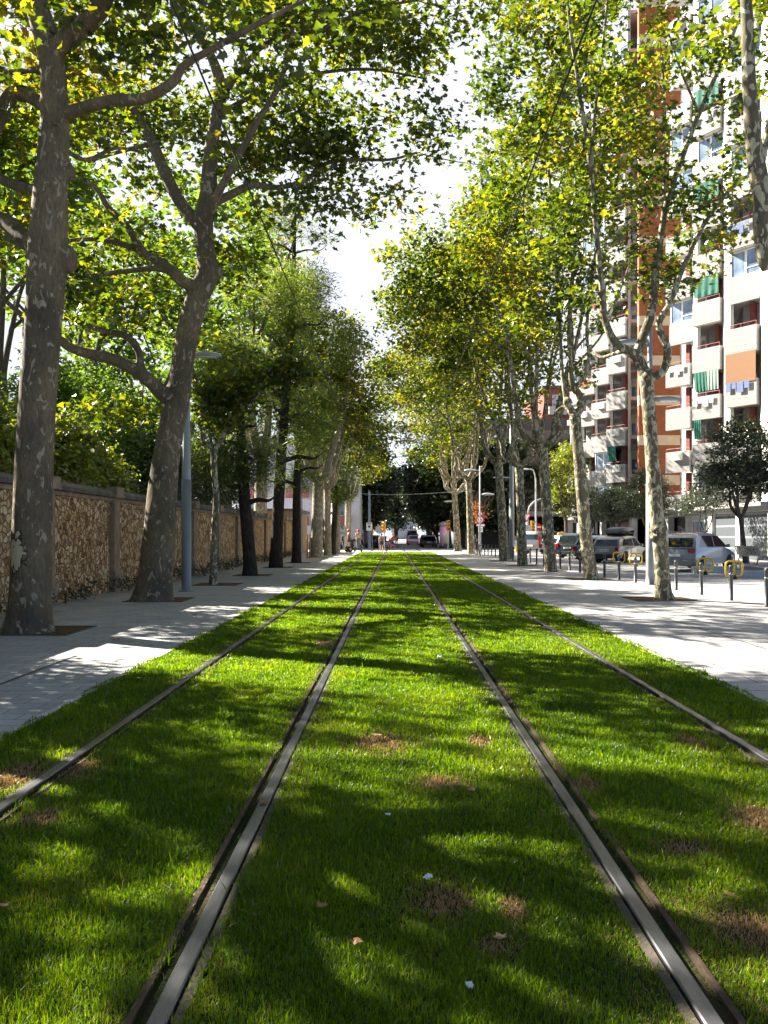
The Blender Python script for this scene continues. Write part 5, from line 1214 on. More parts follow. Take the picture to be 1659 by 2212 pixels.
# ------------------------------------------------------------------ cars
M_TYRE = pm('tyre', (.018,.018,.018), .8); M_RIM = pm('wheel rim', (.42,.42,.43), .3, .8)
n = N('car glass'); M_CGL = n.pbsdf((.015,.02,.026), .03, 0, None, 1.0)
M_TAIL = pm('tail lamp', (.35,.008,.012), .15, coat=.6); M_HEAD = pm('head lamp', (.6,.62,.65), .1, coat=.6); M_PLAST = pm('black trim', (.025,.025,.027), .6); M_PLATE = pm('number plate', (.75,.75,.72), .4)
def paint(name, c, met=.6): 
    n = N(name); v = n.coord(); return n.pbsdf(n.mix(n.ramp(n.noise(v, 3, 4), [(.4, 0.0), (.7, .25)]), c, tuple(x*.72 for x in c)), .28, met, None, .5, .8)
CARS = 0
def car(label, loc, heading, body, L=4.2, W=1.76, Ht=1.5, kind='hatch', cat='car', group='cars parked nose-in along the lane', plate='', rear_glass=True, name='parked_car'):
    """x right, y forward; heading in degrees from +Y towards +X"""
    t = thing(name, label, cat, loc, -R(heading), group)
    h = L/2; wr = .315; ax = h-.78; bx = -h+.72
    def arch(cy, n=9): return [(cy+ (wr+.06)*math.cos(a), .22+(wr+.06)*math.sin(a)+.06) for a in np.linspace(PI, 0, n)]
    belt = .60*Ht
    low = [(-h+.05,.24)]+arch(bx)+arch(ax)+[(h-.05,.22),(h,.38),(h-.02,.55),(h-.18,.70),(h-.75,belt-.06),(h-1.25,belt+.02),(-h+.12,belt+.02),(-h+.05,belt-.12),(-h,.52),(-h,.36)]
    if kind == 'van': low = [(-h+.05,.26)]+arch(bx)+arch(ax)+[(h-.05,.24),(h,.45),(h-.03,.68),(h-.2,.82),(h-.7,belt),(h-.95,belt+.03),(-h+.05,belt+.03),(-h,.5),(-h,.36)]
    # body: three skins across the width, tucked in at the outside
    def loft(poly, ws, name, m, parent, cz=None):
        g = G(); n_ = len(poly); cy = sum(p[0] for p in poly)/n_; cz = sum(p[1] for p in poly)/n_
        v = []
        for (sx_, sh, wfun) in ws:
            for (y, z) in poly: 
                v.append((sx_*wfun(z), cy+(y-cy)*(1-sh), cz+(z-cz)*(1-sh*.9)))
        q = []
        for i in range(len(ws)-1):
            for j in range(n_): q.append((i*n_+j, i*n_+(j+1) % n_, (i+1)*n_+(j+1) % n_, (i+1)*n_+j))
        g.add(v, q, None, [list(range(n_)), list(range((len(ws)-1)*n_, len(ws)*n_))[::-1]])
        o = g.build(name, m, parent)
        for p in o.data.polygons: p.use_smooth = len(p.vertices) == 4
        try:
            bpy.context.view_layer.objects.active = o
            o.data.set_sharp_from_angle(angle=R(38))
        except Exception: pass
        return o
    wb = lambda z: W/2*(1-.10*max(0, (.5-z)/.5)-.06*max(0, (z-.62)/.4))
    S = [(-1,.028,wb),(-.97,.006,wb),(-.86,0,wb),(-.4,-.006,wb),(0,-.008,wb),(.4,-.006,wb),(.86,0,wb),(.97,.006,wb),(1,.028,wb)]
    loft(low, S, 'body', body, t)
    zt = Ht
    if kind == 'hatch': cab = [(-h+.10,belt),(-h+.30,zt-.20),(-h+.55,zt-.05),(-h+1.2,zt),(-.15,zt),(.35,zt-.07),(h-1.05,belt)]
    elif kind == 'mpv': cab = [(-h+.06,belt),(-h+.40,zt-.20),(-h+.78,zt-.045),(-h+1.45,zt),(.0,zt-.02),(.62,zt-.17),(h-.80,belt)]
    elif kind == 'suv': cab = [(-h+.08,belt),(-h+.24,zt-.16),(-h+.45,zt-.04),(-h+1.2,zt),(.0,zt),(.4,zt-.07),(h-1.1,belt)]
    else: cab = [(-h+.05,belt),(-h+.10,zt-.25),(-h+.25,zt-.04),(-h+.8,zt),(.6,zt),(.9,zt-.08),(h-.75,belt)]
    wc = lambda z: W/2*(.945-.20*max(0, (z-belt)/(zt-belt)))
    SC_ = [(-1,.02,wc),(-.94,0,wc),(-.5,-.006,wc),(.5,-.006,wc),(.94,0,wc),(1,.02,wc)]
    loft(cab, SC_, 'cabin', body, t)
    # side glass, two lights a side
    for sd in (-1, 1):
        ty = [p[0] for p in cab]
        zb, zu = belt+.05, zt-.13
        def xw(z): return sd*(wc(z)*1.0+.004)
        a0 = np.interp(zb, [belt, zt-.1], [cab[0][0]+.36, cab[2][0]+.22]); a1 = cab[2][0]+.30
        f0 = cab[-1][0]-.22; f1 = cab[-2][0]-.10; mid = -.12 if kind != 'van' else .1
        g = G()
        for (q0, q1, q2, q3) in ((a0, mid-.05, mid-.05, a1), (mid+.05, f0, f1, mid+.05)):
            g.add([(xw(zb),q0,zb),(xw(zb),q1,zb),(xw(zu),q2,zu),(xw(zu),q3,zu),(xw(zb)*.97,q0,zb),(xw(zb)*.97,q1,zb),(xw(zu)*.97,q2,zu),(xw(zu)*.97,q3,zu)], [(0,1,2,3),(4,7,6,5),(0,4,5,1),(1,5,6,2),(2,6,7,3),(3,7,4,0)])
        g.build('side_window', M_CGL, t)
        g = G(); g.obox((sd*(W/2+.07), f0-.12, belt+.08), (.16,.12,.13)); g.build('wing_mirror', body, t, bevel=.03)
        g = G()
        yy = -h
        if kind == 'mpv': g.add([(sd*W*.30,-h-.006,belt-.04),(sd*W*.462,-h+.075,belt-.02),(sd*W*.478,-h+.28,belt-.06),(sd*W*.482,-h+.26,belt-.20),(sd*W*.47,-h+.05,belt-.22),(sd*W*.32,-h-.016,belt-.18)], None, None, [[0,1,4,5],[1,2,3,4]])
        elif kind == 'van': g.box(min(sd*W*.44, sd*W*.497), max(sd*W*.44, sd*W*.497), -h-.02, -h+.10, belt-.35, belt+.35)
        else: g.slab([(-h-.02,belt-.05),(-h+.16,belt-.03),(-h+.10,belt-.30),(-h-.03,belt-.30)], min(sd*W*.36, sd*W*.484), max(sd*W*.36, sd*W*.484), 0)
        g.build('tail_lamp', M_TAIL, t)
        g = G(); g.slab([(h-.30,.70),(h-.05,.60),(h-.02,.50),(h-.22,.55)], min(sd*W*.30, sd*W*.478), max(sd*W*.30, sd*W*.478), 0); g.build('headlamp', M_HEAD, t)
        for cy in (bx, ax):
            g = G(); o_ = sd*(W/2-.10)
            g.lathe([(.16,-.10),(.29,-.105),(wr,-.08),(wr,.08),(.29,.105),(.16,.10)], (o_, cy, wr-.005), 22, 'X'); wl = g.build('wheel', M_TYRE, t, True)
            g = G(); xo = o_+sd*.085
            g.lathe([(.20,-.012),(.20,.012)], (xo, cy, wr-.005), 20, 'X')
            rim = g.build('rim', M_RIM, wl, True)
            g = G()
            for k in range(5):
                a = k*2*PI/5; g.obox((xo+sd*.014, cy+.12*math.cos(a+.63), wr-.005+.12*math.sin(a+.63)), (.012,.05,.05), 0, a)
            g.build('rim_opening', M_PLAST, wl)
    # rear window, windscreen
    def glaz(p0, p1, w0, w1, name, off):
        (y0, z0), (y1, z1) = p0, p1; d = np.array([y1-y0, z1-z0]); L_ = np.linalg.norm(d); nn = np.array([-d[1], d[0]])/L_*off
        g = G(); a = .10; b = .94
        q = [(y0+d[0]*a, z0+d[1]*a), (y0+d[0]*b, z0+d[1]*b)]
        v = [(-w0,q[0][0]+nn[0],q[0][1]+nn[1]),(w0,q[0][0]+nn[0],q[0][1]+nn[1]),(w1,q[1][0]+nn[0],q[1][1]+nn[1]),(-w1,q[1][0]+nn[0],q[1][1]+nn[1])]
        v += [(x, y-nn[0]*3, z-nn[1]*3) for x, y, z in v]
        g.add(v, [(0,1,2,3),(4,7,6,5),(0,4,5,1),(1,5,6,2),(2,6,7,3),(3,7,4,0)])
        g.build(name, M_CGL, t)
    glaz(cab[0], cab[1], W*.40, W*.36, 'rear_window', .012)
    glaz(cab[-1], cab[-2], W*.40, W*.35, 'windscreen', -.012)
    g = G(); g.slab([(-h-.025,.26),(-h-.03,.46),(-h+.04,.48),(-h+.04,.26)], -W*.42, W*.42, 0); g.build('bumper', M_PLAST if kind != 'mpv' else body, t, bevel=.015)
    g = G(); g.obox((0,-h-.02,.66), (.52,.02,.115)); pl = g.build('number_plate', M_PLATE, t)
    if plate:
        put_text(plate, .095, M_SBLK, pl, (0, -h-.034, .66))
    return t
SILV = paint('silver paint', (.30,.305,.315)); GREYS = paint('warm silver paint', (.27,.265,.25)); BLK = paint('black paint', (.012,.012,.014), .2); WHT = paint('white paint body', (.72,.72,.72), 0); BLU = paint('blue grey paint', (.16,.24,.34)); YELB = paint('yellow van paint', (.75,.42,.03), 0); DKC = paint('dark blue paint', (.02,.024,.04), .3)
c1 = car('silver estate car parked behind the near mottled plane trunk, sticker in its rear window', (12.75, 34.2, -.008), 42, SILV, 4.45, 1.77, 1.57, 'mpv')
g = G(); g.obox((-.10,-2.0,1.16), (.17,.01,.11)); o = g.build('window_sticker', M_SIGY, c1); o.location = (0, -.06, -.02)
disc(.075, -2.245, -2.232, M_RIM, 'badge', c1, (0, .83))
g = G(); g.tube([(.0,-1.55,1.54),(.0,-1.75,1.78)], .008, 6); g.build('aerial', M_PLAST, c1)
for sd in (-1, 1):
    g = G(); g.tube(smooth([(sd*.62,-1.4,1.50),(sd*.62,-1.2,1.60),(sd*.61,.1,1.60),(sd*.60,.4,1.50)]), .018, 6); g.build('roof_rail', M_RIM, c1, True)
c2 = car('small warm silver hatchback with a grey roof box', (12.35, 44.0, -.008), 42, GREYS, 3.85, 1.66, 1.43, 'hatch', plate='B 9176 VB')
t = thing('roof_box', 'grey roof box on top of the small silver hatchback', 'roof box', (12.35, 44.0, -.008), -R(42))
g = G(); rr = [(-.98,1.56,.30),(-1.05,1.60,.33),(-1.02,1.74,.36),(-.85,1.84,.33),(-.3,1.90,.33),(.5,1.88,.32),(.95,1.78,.27),(1.08,1.66,.2),(1.05,1.60,.18)]
v = []; q = []
for (y, z, w_) in rr:
    for s_ in (-1, -.85, 0, .85, 1): v.append((s_*(w_+.06), y, z-(.03 if abs(s_) == 1 else 0)))
for i in range(len(rr)-1):
    for j in range(4): q.append((i*5+j, i*5+j+1, i*5+5+j+1, i*5+5+j))
bt = len(v); 
g.add(v, q, None, [[0,5,10,15,20,25,30,35,40,41,42,43,44,39,34,29,24,19,14,9,4,3,2,1]]); g.build('lid', pm('roof box plastic', (.17,.175,.185), .5), t, True)
g = G(); g.box(-.52,.52,-.55,-.49,1.42,1.56); g.box(-.52,.52,.35,.41,1.42,1.56); g.build('roof_bar', M_PLAST, t)
car('blue grey car half hidden behind the hatchback with the roof box', (12.3, 47.6, -.008), 42, BLU, 4.1, 1.72, 1.46)
car('black car with pale number plate parked left of the burled trunk', (12.35, 52.6, -.008), 42, BLK, 4.3, 1.80, 1.60, 'suv', plate='7987 FBD')
c3 = car('white taxi car with a yellow roof sign next to the black car', (12.1, 57.6, -.008), 42, WHT, 4.0, 1.70, 1.46)
g = G(); g.ell((0,-.3,1.55), (.42,.16,.16)); g.build('roof_sign', M_SIGY, c3, True)
car('tall pale van with upright red tail lamps at the far end of the parked row', (11.9, 64.2, -.008), 42, GREYS, 4.1, 1.72, 1.80, 'van', cat='van')
# traffic beyond the crossing
car('black car parked under the trees at the right mouth of the avenue', (4.35, 99, -.03), 4, DKC, 4.4, 1.8, 1.5, group='cars on the avenue')
car('dark car ahead of the black one on the right of the avenue', (4.3, 106, -.03), 4, DKC, 4.3, 1.8, 1.52, group='cars on the avenue')
car('yellow van far down the avenue', (3.0, 132, -.03), 182, YELB, 4.8, 1.9, 2.3, 'van', cat='van', group='cars on the avenue', name='van')
car('small white car in front of the yellow van on the avenue', (3.0, 124, -.03), 182, WHT, 4.0, 1.7, 1.45, group='cars on the avenue')
car('dark car on the left of the avenue behind the cyclist', (-2.6, 112, -.03), 2, DKC, 4.3, 1.8, 1.5, group='cars on the avenue')

# concrete wheel stops and bench
M_BLOCK = pm('pale concrete', (.42,.42,.41), .85, var=.15, bump=.4)
for i, (u, v, w_) in enumerate(((1540,1238,1.6),(1628,1248,1.9))):
    Y = F*H/(v-V0); g = G(); g.slab([(-.15,-.01),(.15,-.01),(.12,.26),(-.12,.26)], -w_/2, w_/2, 0)
    o = g.build('concrete_block', M_BLOCK, bevel=.02); o.location = ((u-U0)/F*Y, Y, -.008)
    tag(o, 'pale concrete parking block in front of the silver car' if i == 0 else 'pale concrete parking block at the right edge below the bench', 'concrete block', 'concrete parking blocks')
t = thing('park_bench', 'metal bench with patterned perforated back at the right edge of the pavement', 'bench', (16.0, 35.3, .12), R(8))
g = G()
g.slab([(-.05,.44),(.45,.42),(.47,.40),(-.05,.41)], 0, 1.8, 1); 
o = g.build('seat', M_GALV, t)
n = N('perforated plate'); vv = n.coord(); vo = n.n('TexVoronoi'); vo.inputs['Scale'].default_value = 9; n.l(vv, vo.inputs['Vector'])
g = G(); g.slab([(-.05,.45),(-.02,.45),(-.16,.86),(-.19,.86)], 0, 1.8, 1); g.build('backrest', n.pbsdf(n.ramp(vo.outputs['Distance'], [(.3, (.05,.05,.05)), (.36, (.28,.28,.28))]), .5, .4), t)
for y_ in (.15, 1.65):
    g = G(); g.tube([(-.18,y_,.80),(-.02,y_,.42),(-.12,y_,0)], .03, 8); g.build('leg', M_GALV2, t, True)
    g = G(); g.tube([(.0,y_,.40),(.42,y_,.39),(.46,y_,0)], .03, 8); g.build('leg', M_GALV2, t, True)
# ------------------------------------------------------------------ people and two-wheelers
M_SKIN = pm('skin', (.48,.27,.19), .6, var=.08); M_HAIRD = pm('dark hair', (.03,.02,.015), .7); M_HAIRG = pm('grey hair', (.45,.43,.40), .7)
def cloth(name, c): return pm(name, c, .85, var=.12, scale=9)
def skin_mesh(name, pts, edges, radii, root, sub=2):
    me = bpy.data.meshes.new(name); me.from_pydata(pts, edges, []); o = link('tmp', me)
    m = o.modifiers.new('s', 'SKIN'); m.use_smooth_shade = True
    for i, r in enumerate(radii):
        d = me.skin_vertices[0].data[i]; d.radius = r if not np.isscalar(r) else (r, r); d.use_root = (i == root)
    s = o.modifiers.new('u', 'SUBSURF'); s.levels = s.render_levels = sub
    out = applied(o, name); bpy.data.meshes.remove(me)
    for p in out.polygons: p.use_smooth = True
    return out
def person(label, loc, rz, J, top, legs, hair, sc=1.0, helmet=None, sleeves=True, long_legs=True, skirt=None, bag=None):
    """J: joints (pelvis, chest, neck, head, shoulders, elbows, wrists, hips, knees, ankles, toes); y is forward"""
    t = thing('person', label, 'person', loc, rz); t.scale = (sc,)*3
    P = []; Rr = []; Ed = []; ix = {}
    def v(n_, p, r, prev=None):
        ix[n_] = len(P); P.append(tuple(p)); Rr.append(r)
        if prev: Ed.append((ix[prev], ix[n_]))
    j = {k: np.array(q, float) for k, q in J.items()}
    v('pel', j['pel'], (.135, .105)); v('waist', j['pel']*.55+j['chest']*.45, (.125, .09), 'pel'); v('chest', j['chest'], (.155, .105), 'waist'); v('neck', j['neck'], .052, 'chest')
    hd = j['head']-j['neck']; v('jaw', j['neck']+hd*.35, .062, 'neck'); v('head', j['head'], (.078, .092), 'jaw'); v('crown', j['head']+hd/np.linalg.norm(hd)*.085, .06, 'head')
    fwd = j.get('look', np.array([0, 1, 0])); 
    for s in 'LR':
        v('sh'+s, j['sh'+s], .062, 'chest'); v('el'+s, j['el'+s], .042, 'sh'+s); v('wr'+s, j['wr'+s], .028, 'el'+s)
        d = j['wr'+s]-j['el'+s]; d /= np.linalg.norm(d); v('palm'+s, j['wr'+s]+d*.06, (.040, .020), 'wr'+s)
        v('hip'+s, j['hip'+s], .095, 'pel'); v('kn'+s, j['kn'+s], .062, 'hip'+s); v('an'+s, j['an'+s], .042, 'kn'+s); v('toe'+s, j['toe'+s], (.042, .03), 'an'+s)
    body = skin_mesh('body', P, Ed, Rr, 0, 2)
    # fingers, thumbs, nose and ears grown onto the same surface
    g = G()
    for s, sx_ in (('L', -1), ('R', 1)):
        d = j['wr'+s]-j['el'+s]; d /= np.linalg.norm(d); a = np.cross(d, np.array([0, 0, 1.0])); a = a/(np.linalg.norm(a)+1e-6); b = np.cross(a, d)
        p0 = j['wr'+s]+d*.07
        for k, (o_, L_) in enumerate(((-.030,.062),(-.010,.074),(.010,.070),(.030,.054))):
            r0 = p0+a*o_; g.tube([r0, r0+d*L_*.5, r0+d*L_*.85-b*L_*.35, r0+d*L_*.9-b*L_*.7], [.0095,.009,.008,.006], 6)
        r0 = j['wr'+s]+d*.035+a*.03*sx_; g.tube([r0, r0+a*.03*sx_+d*.02-b*.01, r0+a*.038*sx_+d*.045-b*.025], [.011,.0095,.007], 6)
    hp = j['head']; f_ = np.array(fwd, float); sdv = np.array([f_[1], -f_[0], 0])
    g.tube([hp+f_*.085+np.array([0,0,.015]), hp+f_*.108-np.array([0,0,.022]), hp+f_*.09-np.array([0,0,.03])], [.008,.016,.010], 6)
    for s_ in (-1, 1): g.ell(hp+sdv*s_*.082-np.array([0,0,.01]), (.014,.02,.03), 8, 6)
    m2 = g.mesh('extra', M_SKIN, True)
    bm = bmesh.new(); bm.from_mesh(body); bm.from_mesh(m2); bm.to_mesh(body); bm.free()
    body.materials.clear(); body.materials.append(M_SKIN)
    for p in body.polygons: p.use_smooth = True; p.material_index = 0
    link('body', body, t)
    g = G()
    for s_ in (-1, 1): g.ell(hp+f_*.084+sdv*s_*.032+np.array([0,0,.012]), (.011,.011,.009), 8, 6)
    g.build('eyes', M_SBLK, t, True)
    g = G(); g.ell(hp+f_*.088-np.array([0,0,.052]), (.022 if abs(f_[1]) > .7 else .01,.022 if abs(f_[0]) > .7 else .01,.007), 8, 6); g.build('mouth', pm('lips', (.35,.12,.10), .5), t, True)
    # hair or helmet
    g = G()
    if helmet:
        g.lathe([(.112,-.02),(.128,.0),(.125,.05),(.10,.105),(.05,.135),(.005,.142)], hp+np.array([0,-.01,.03]), 18); g.build('helmet', helmet, t, True)
    else:
        g.lathe([(.092,-.045),(.102,.0),(.102,.04),(.08,.09),(.04,.112),(.005,.117)], hp-f_*.018+np.array([0,0,.02]), 18); g.build('hair', hair, t, True)
    # clothes follow the same joints, a little fuller
    P2 = [tuple(j['pel']-np.array([0,0,.07])), tuple(j['pel']*.55+j['chest']*.45), tuple(j['chest']), tuple(j['neck']*.55+j['chest']*.45)]
    R2 = [(.162,.130),(.142,.108),(.172,.122),.075]; E2 = [(0,1),(1,2),(2,3)]
    for s in 'LR':
        i = len(P2); e = j['sh'+s]*.35+j['el'+s]*.65 if sleeves != 'none' else j['sh'+s]*.85+j['el'+s]*.15
        P2 += [tuple(j['sh'+s]), tuple(e)]; R2 += [.078, .062]; E2 += [(2, i), (i, i+1)]
        if sleeves == 'long': P2 += [tuple(j['el'+s]), tuple(j['wr'+s]*.95+j['el'+s]*.05)]; R2 += [.058, .044]; E2 += [(i+1, i+2), (i+2, i+3)]
    m = skin_mesh('shirt', P2, E2, R2, 0, 2); m.materials.clear(); m.materials.append(top); link('shirt', m, t)
    P3 = [tuple(j['pel']+np.array([0,0,.15])), tuple(j['pel'])]; R3 = [(.140,.108),(.152,.122)]; E3 = [(0,1)]
    for s in 'LR':
        i = len(P3); k_ = j['kn'+s] if long_legs else j['hip'+s]*.25+j['kn'+s]*.75
        P3 += [tuple(j['hip'+s]), tuple(k_)]; R3 += [.110, .078]; E3 += [(1, i), (i, i+1)]
        if long_legs: P3 += [tuple(j['an'+s]*.92+j['kn'+s]*.08)]; R3 += [.062]; E3 += [(i+1, i+2)]
    m = skin_mesh('trousers' if long_legs else 'shorts', P3, E3, R3, 0, 2); m.materials.clear(); m.materials.append(legs); link('trousers' if long_legs else 'shorts', m, t)
    for s in 'LR':
        d = j['toe'+s]-j['an'+s]; g = G(); q = j['an'+s]+d*.45; az = math.atan2(-d[0], d[1])
        g.obox((q[0], q[1], min(j['an'+s][2], j['toe'+s][2])-.005), (.088,.25,.075), az); g.build('shoe', M_PLAST, t, bevel=.025)
    return t
def pose(**kw):
    J = dict(pel=(0,0,.95), chest=(0,0,1.33), neck=(0,.0,1.50), head=(0,.02,1.63), shL=(-.19,0,1.42), shR=(.19,0,1.42), elL=(-.25,-.03,1.14), elR=(.25,-.03,1.14), wrL=(-.26,.06,.90), wrR=(.26,.06,.90),
             hipL=(-.09,0,.90), hipR=(.09,0,.90), knL=(-.10,.02,.50), knR=(.10,.02,.50), anL=(-.10,-.03,.085), anR=(.10,-.03,.085), toeL=(-.12,.13,.045), toeR=(.12,.13,.045))
    J.update(kw); return J
walk = dict(knL=(-.09,.14,.52), anL=(-.09,.27,.11), toeL=(-.09,.42,.10), knR=(.09,-.02,.50), anR=(.09,-.28,.15), toeR=(.09,-.17,.045), wrL=(-.27,-.16,.92), wrR=(.27,.20,.94), elL=(-.26,-.12,1.15), elR=(.26,.02,1.14))
# two riders on self-balancing scooters
def scooter(label, loc, rz):
    t = thing('self_balancing_scooter', label, 'self-balancing scooter', loc, rz, 'self-balancing scooters')
    g = G(); g.obox((0,0,.24), (.42,.40,.10)); g.build('platform', M_PLAST, t, bevel=.03)
    for s_ in (-1, 1):
        g = G(); g.lathe([(.10,-.06),(.235,-.065),(.25,-.03),(.25,.03),(.235,.065),(.10,.06)], (s_*.29,0,.25), 20, 'X'); w = g.build('wheel', M_TYRE, t, True)
        g = G(); g.lathe([(.12,-.03),(.12,.03)], (s_*.335,0,.25), 14, 'X'); g.build('hub', M_RIM, w, True)
    g = G(); g.tube([(0,.14,.28),(0,.22,1.22)], .024, 8); g.build('steering_post', M_PLAST, t, True)
    g = G(); g.tube([(-.26,.20,1.22),(.26,.20,1.22)], .020, 8); g.build('handlebar', M_PLAST, t, True)
    g = G(); g.obox((0,.28,.95), (.24,.14,.26)); g.build('handlebar_bag', M_PLAST, t, bevel=.03)
    return t
ride = dict(elL=(-.27,.06,1.12), wrL=(-.25,.17,.945), elR=(.27,.06,1.12), wrR=(.25,.17,.945))
s1 = at(753,1193.5,69); s2 = at(773.6,1192.3,70.6)
scooter('self-balancing scooter nearest the pale planes, ridden by the figure in dark shorts', (s1[0], 69, .0), R(-62)); 
person('rider with a red helmet, dark vest and shorts on the scooter nearer the trees', (s1[0], 69, .255), R(-62), pose(**ride), cloth('maroon vest', (.22,.04,.05)), cloth('dark shorts', (.04,.035,.035)), M_HAIRD, .95, M_SRED, 'none', False)
scooter('self-balancing scooter farther from the trees, ridden by the figure in a cream shirt', (s2[0], 70.6, .0), R(-5))
person('rider with a red helmet, cream shirt and grey trousers on the scooter nearer the lawn', (s2[0], 70.6, .255), R(-5), pose(**ride), cloth('cream shirt', (.62,.50,.36)), cloth('grey trousers', (.20,.19,.18)), M_HAIRD, .95, M_SRED, True, True)
w1 = at(824,1191.4,72)
person('woman in grey top and black shorts walking with a stick at the lawn end', (w1[0], 72, -.0), R(8), pose(**walk), cloth('grey top', (.14,.13,.13)), cloth('black shorts', (.025,.025,.025)), M_HAIRD, .92, None, 'none', False)
t = thing('walking_stick', 'thin stick in the hand of the walking woman', 'stick', (w1[0]-.27, 71.95, 0)); g = G(); g.tube([(.02,-.1,.0),(.02,.06,.82)], .014, 6); g.build('shaft', M_PLAST, t)
# cyclist
def bicycle(label, loc, rz, m, sc=1.0):
    t = thing('bicycle', label, 'bicycle', loc, rz); t.scale = (sc,)*3
    for y_ in (-.52, .52):
        g = G(); c_ = [(0, y_+.335*math.cos(a), .35+.335*math.sin(a)) for a in np.linspace(0, 2*PI, 25)]; g.tube(c_, .017, 6, False); w = g.build('wheel', M_TYRE, t, True)
        g = G()
        for k in range(10): a = k*PI/5; g.tube([(0,y_,.35),(0,y_+.32*math.cos(a),.35+.32*math.sin(a))], .0035, 4)
        g.build('spokes', M_RIM, w)
    g = G(); bb, hd_, st_, ra = (0,-.05,.30), (0,.38,.80), (0,-.20,.80), (0,-.52,.35)
    for a, b in ((bb,hd_),(hd_,st_),(st_,bb),(bb,ra),(ra,st_)): g.tube([a,b], .018, 8)
    g.build('frame', m, t, True)
    g = G(); g.tube([(0,.37,.86),(0,.40,.72),(0,.52,.35)], .016, 8); g.build('fork', m, t, True)
    g = G(); g.tube([(-.28,.28,1.02),(-.12,.40,1.02),(.12,.40,1.02),(.28,.28,1.02)], .014, 8); g.tube([(0,.37,.84),(0,.40,1.02)], .014, 8); g.build('handlebar', M_PLAST, t, True)
    g = G(); g.slab([(-.10,-.34),(.10,-.34),(.025,-.06),(-.025,-.06)], .92, .97, 2); g.tube([st_, (0,-.21,.93)], .014, 8); g.build('saddle', M_PLAST, t, bevel=.015)
    g = G(); g.tube([(-.11,-.05,.13),(-.05,-.05,.13),(-.05,-.05,.30),(.05,-.05,.30),(.05,-.05,.46),(.11,-.05,.46)], .012, 6); g.build('pedals', M_PLAST, t)
    return t
cc = at(846,1188.6,78)
bicycle('red bicycle ridden across the end of the lawn', (cc[0], 78, -.02), R(-38), pm('red frame', (.5,.03,.08), .4, coat=.3))
person('cyclist in a red jacket riding the red bicycle', (cc[0], 78, -.02), R(-38), pose(pel=(0,-.18,1.02), chest=(0,.02,1.37), neck=(0,.09,1.52), head=(0,.12,1.64), shL=(-.19,.06,1.44), shR=(.19,.06,1.44), elL=(-.27,.16,1.22), elR=(.27,.16,1.22), wrL=(-.27,.25,1.08), wrR=(.27,.25,1.08),
      hipL=(-.09,-.15,.97), hipR=(.09,-.15,.97), knL=(-.12,.17,.62), knR=(.12,.22,.80), anL=(-.12,-.06,.22), anR=(.12,-.02,.54), toeL=(-.12,.08,.17), toeR=(.12,.12,.50)), cloth('red jacket', (.32,.03,.035)), cloth('dark trousers', (.05,.05,.06)), M_HAIRG, .95, None, 'long', True)
x = at(781.6,1184,88)[0]
person('pedestrian in a purple top and dark trousers walking towards the parked motorcycles', (x, 88, -.03), R(-80), pose(**walk), cloth('purple top', (.10,.05,.20)), cloth('navy trousers', (.03,.03,.045)), M_HAIRG, 1.0, None, True, True)
x = at(1027,1184,92)[0]
person('pedestrian in a pale blue shirt walking past the dark arcade', (x, 92, -.02), R(70), pose(**walk), cloth('pale shirt', (.5,.55,.7)), cloth('blue trousers', (.06,.07,.14)), M_HAIRD, 1.0, None, True, True)
x = at(856,1182,100)[0]
person('pedestrian in a white top on the far side of the crossing behind the cyclist', (x, 100, -.03), R(20), pose(**walk), cloth('white top', (.6,.6,.6)), cloth('tan shorts', (.3,.2,.14)), M_HAIRD, 1.0, None, True, False)
# motorcycles
def motorcycle(label, loc, rz, m, group):
    t = thing('motorcycle', label, 'motorcycle', loc, rz, group)
    for y_ in (-.62, .66):
        g = G(); g.lathe([(.16,-.055),(.27,-.06),(.30,-.02),(.30,.02),(.27,.06),(.16,.055)], (0,y_,.30), 20, 'X'); w = g.build('wheel', M_TYRE, t, True)
        g = G(); g.lathe([(.17,-.02),(.17,.02)], (0,y_,.30), 14, 'X'); g.build('rim', M_RIM, w, True)
    g = G(); g.slab([(-.75,.45),(-.60,.34),(.15,.24),(.28,.32),(.30,.75),(.42,1.02),(.34,1.06),(.20,.72),(.10,.46),(-.20,.50),(-.35,.72),(-.82,.74)], -.15, .15, 0); g.build('bodywork', m, t, bevel=.05)
    g = G(); g.slab([(-.78,.74),(-.20,.72),(-.12,.78),(-.25,.83),(-.75,.86)], -.14, .14, 0); g.build('seat', M_PLAST, t, bevel=.03)
    g = G(); g.tube([(.0,.42,1.0),(.0,.66,.30)], .045, 8); g.build('fork', M_PLAST, t, True)
    g = G(); g.tube([(-.34,.28,1.08),(-.1,.38,1.05),(.1,.38,1.05),(.34,.28,1.08)], .018, 8); g.build('handlebar', M_PLAST, t, True)
    for s_ in (-1, 1):
        g = G(); g.tube([(s_*.22,.32,1.07),(s_*.30,.32,1.25)], .008, 6); g.ell((s_*.31,.32,1.28), (.07,.02,.045)); g.build('mirror', M_PLAST, t, True)
    g = G(); g.slab([(.38,1.02),(.46,.98),(.34,1.38),(.30,1.36)], -.17, .17, 0); g.build('windshield', M_CGL, t)
    g = G(); g.ell((0,.47,.90), (.10,.06,.09)); g.build('headlight', M_HEAD, t, True)
    g = G(); g.obox((0,-.86,.98), (.34,.30,.28)); g.build('top_box', M_PLAST, t, bevel=.05)
    return t
MB_ = paint('scooter black', (.015,.015,.018), .2); MW_ = paint('scooter silver', (.45,.46,.48), .3)
gm = 'motorcycles parked left of the avenue mouth'
m0 = motorcycle('black motorcycle at the left end of the parked row beyond the crossing', (-2.45, 90.5, -.03), R(60), MB_, gm)
dup(m0, (-1.75, 91.0, -.03), R(52), 'black motorcycle second in the parked row beyond the crossing')
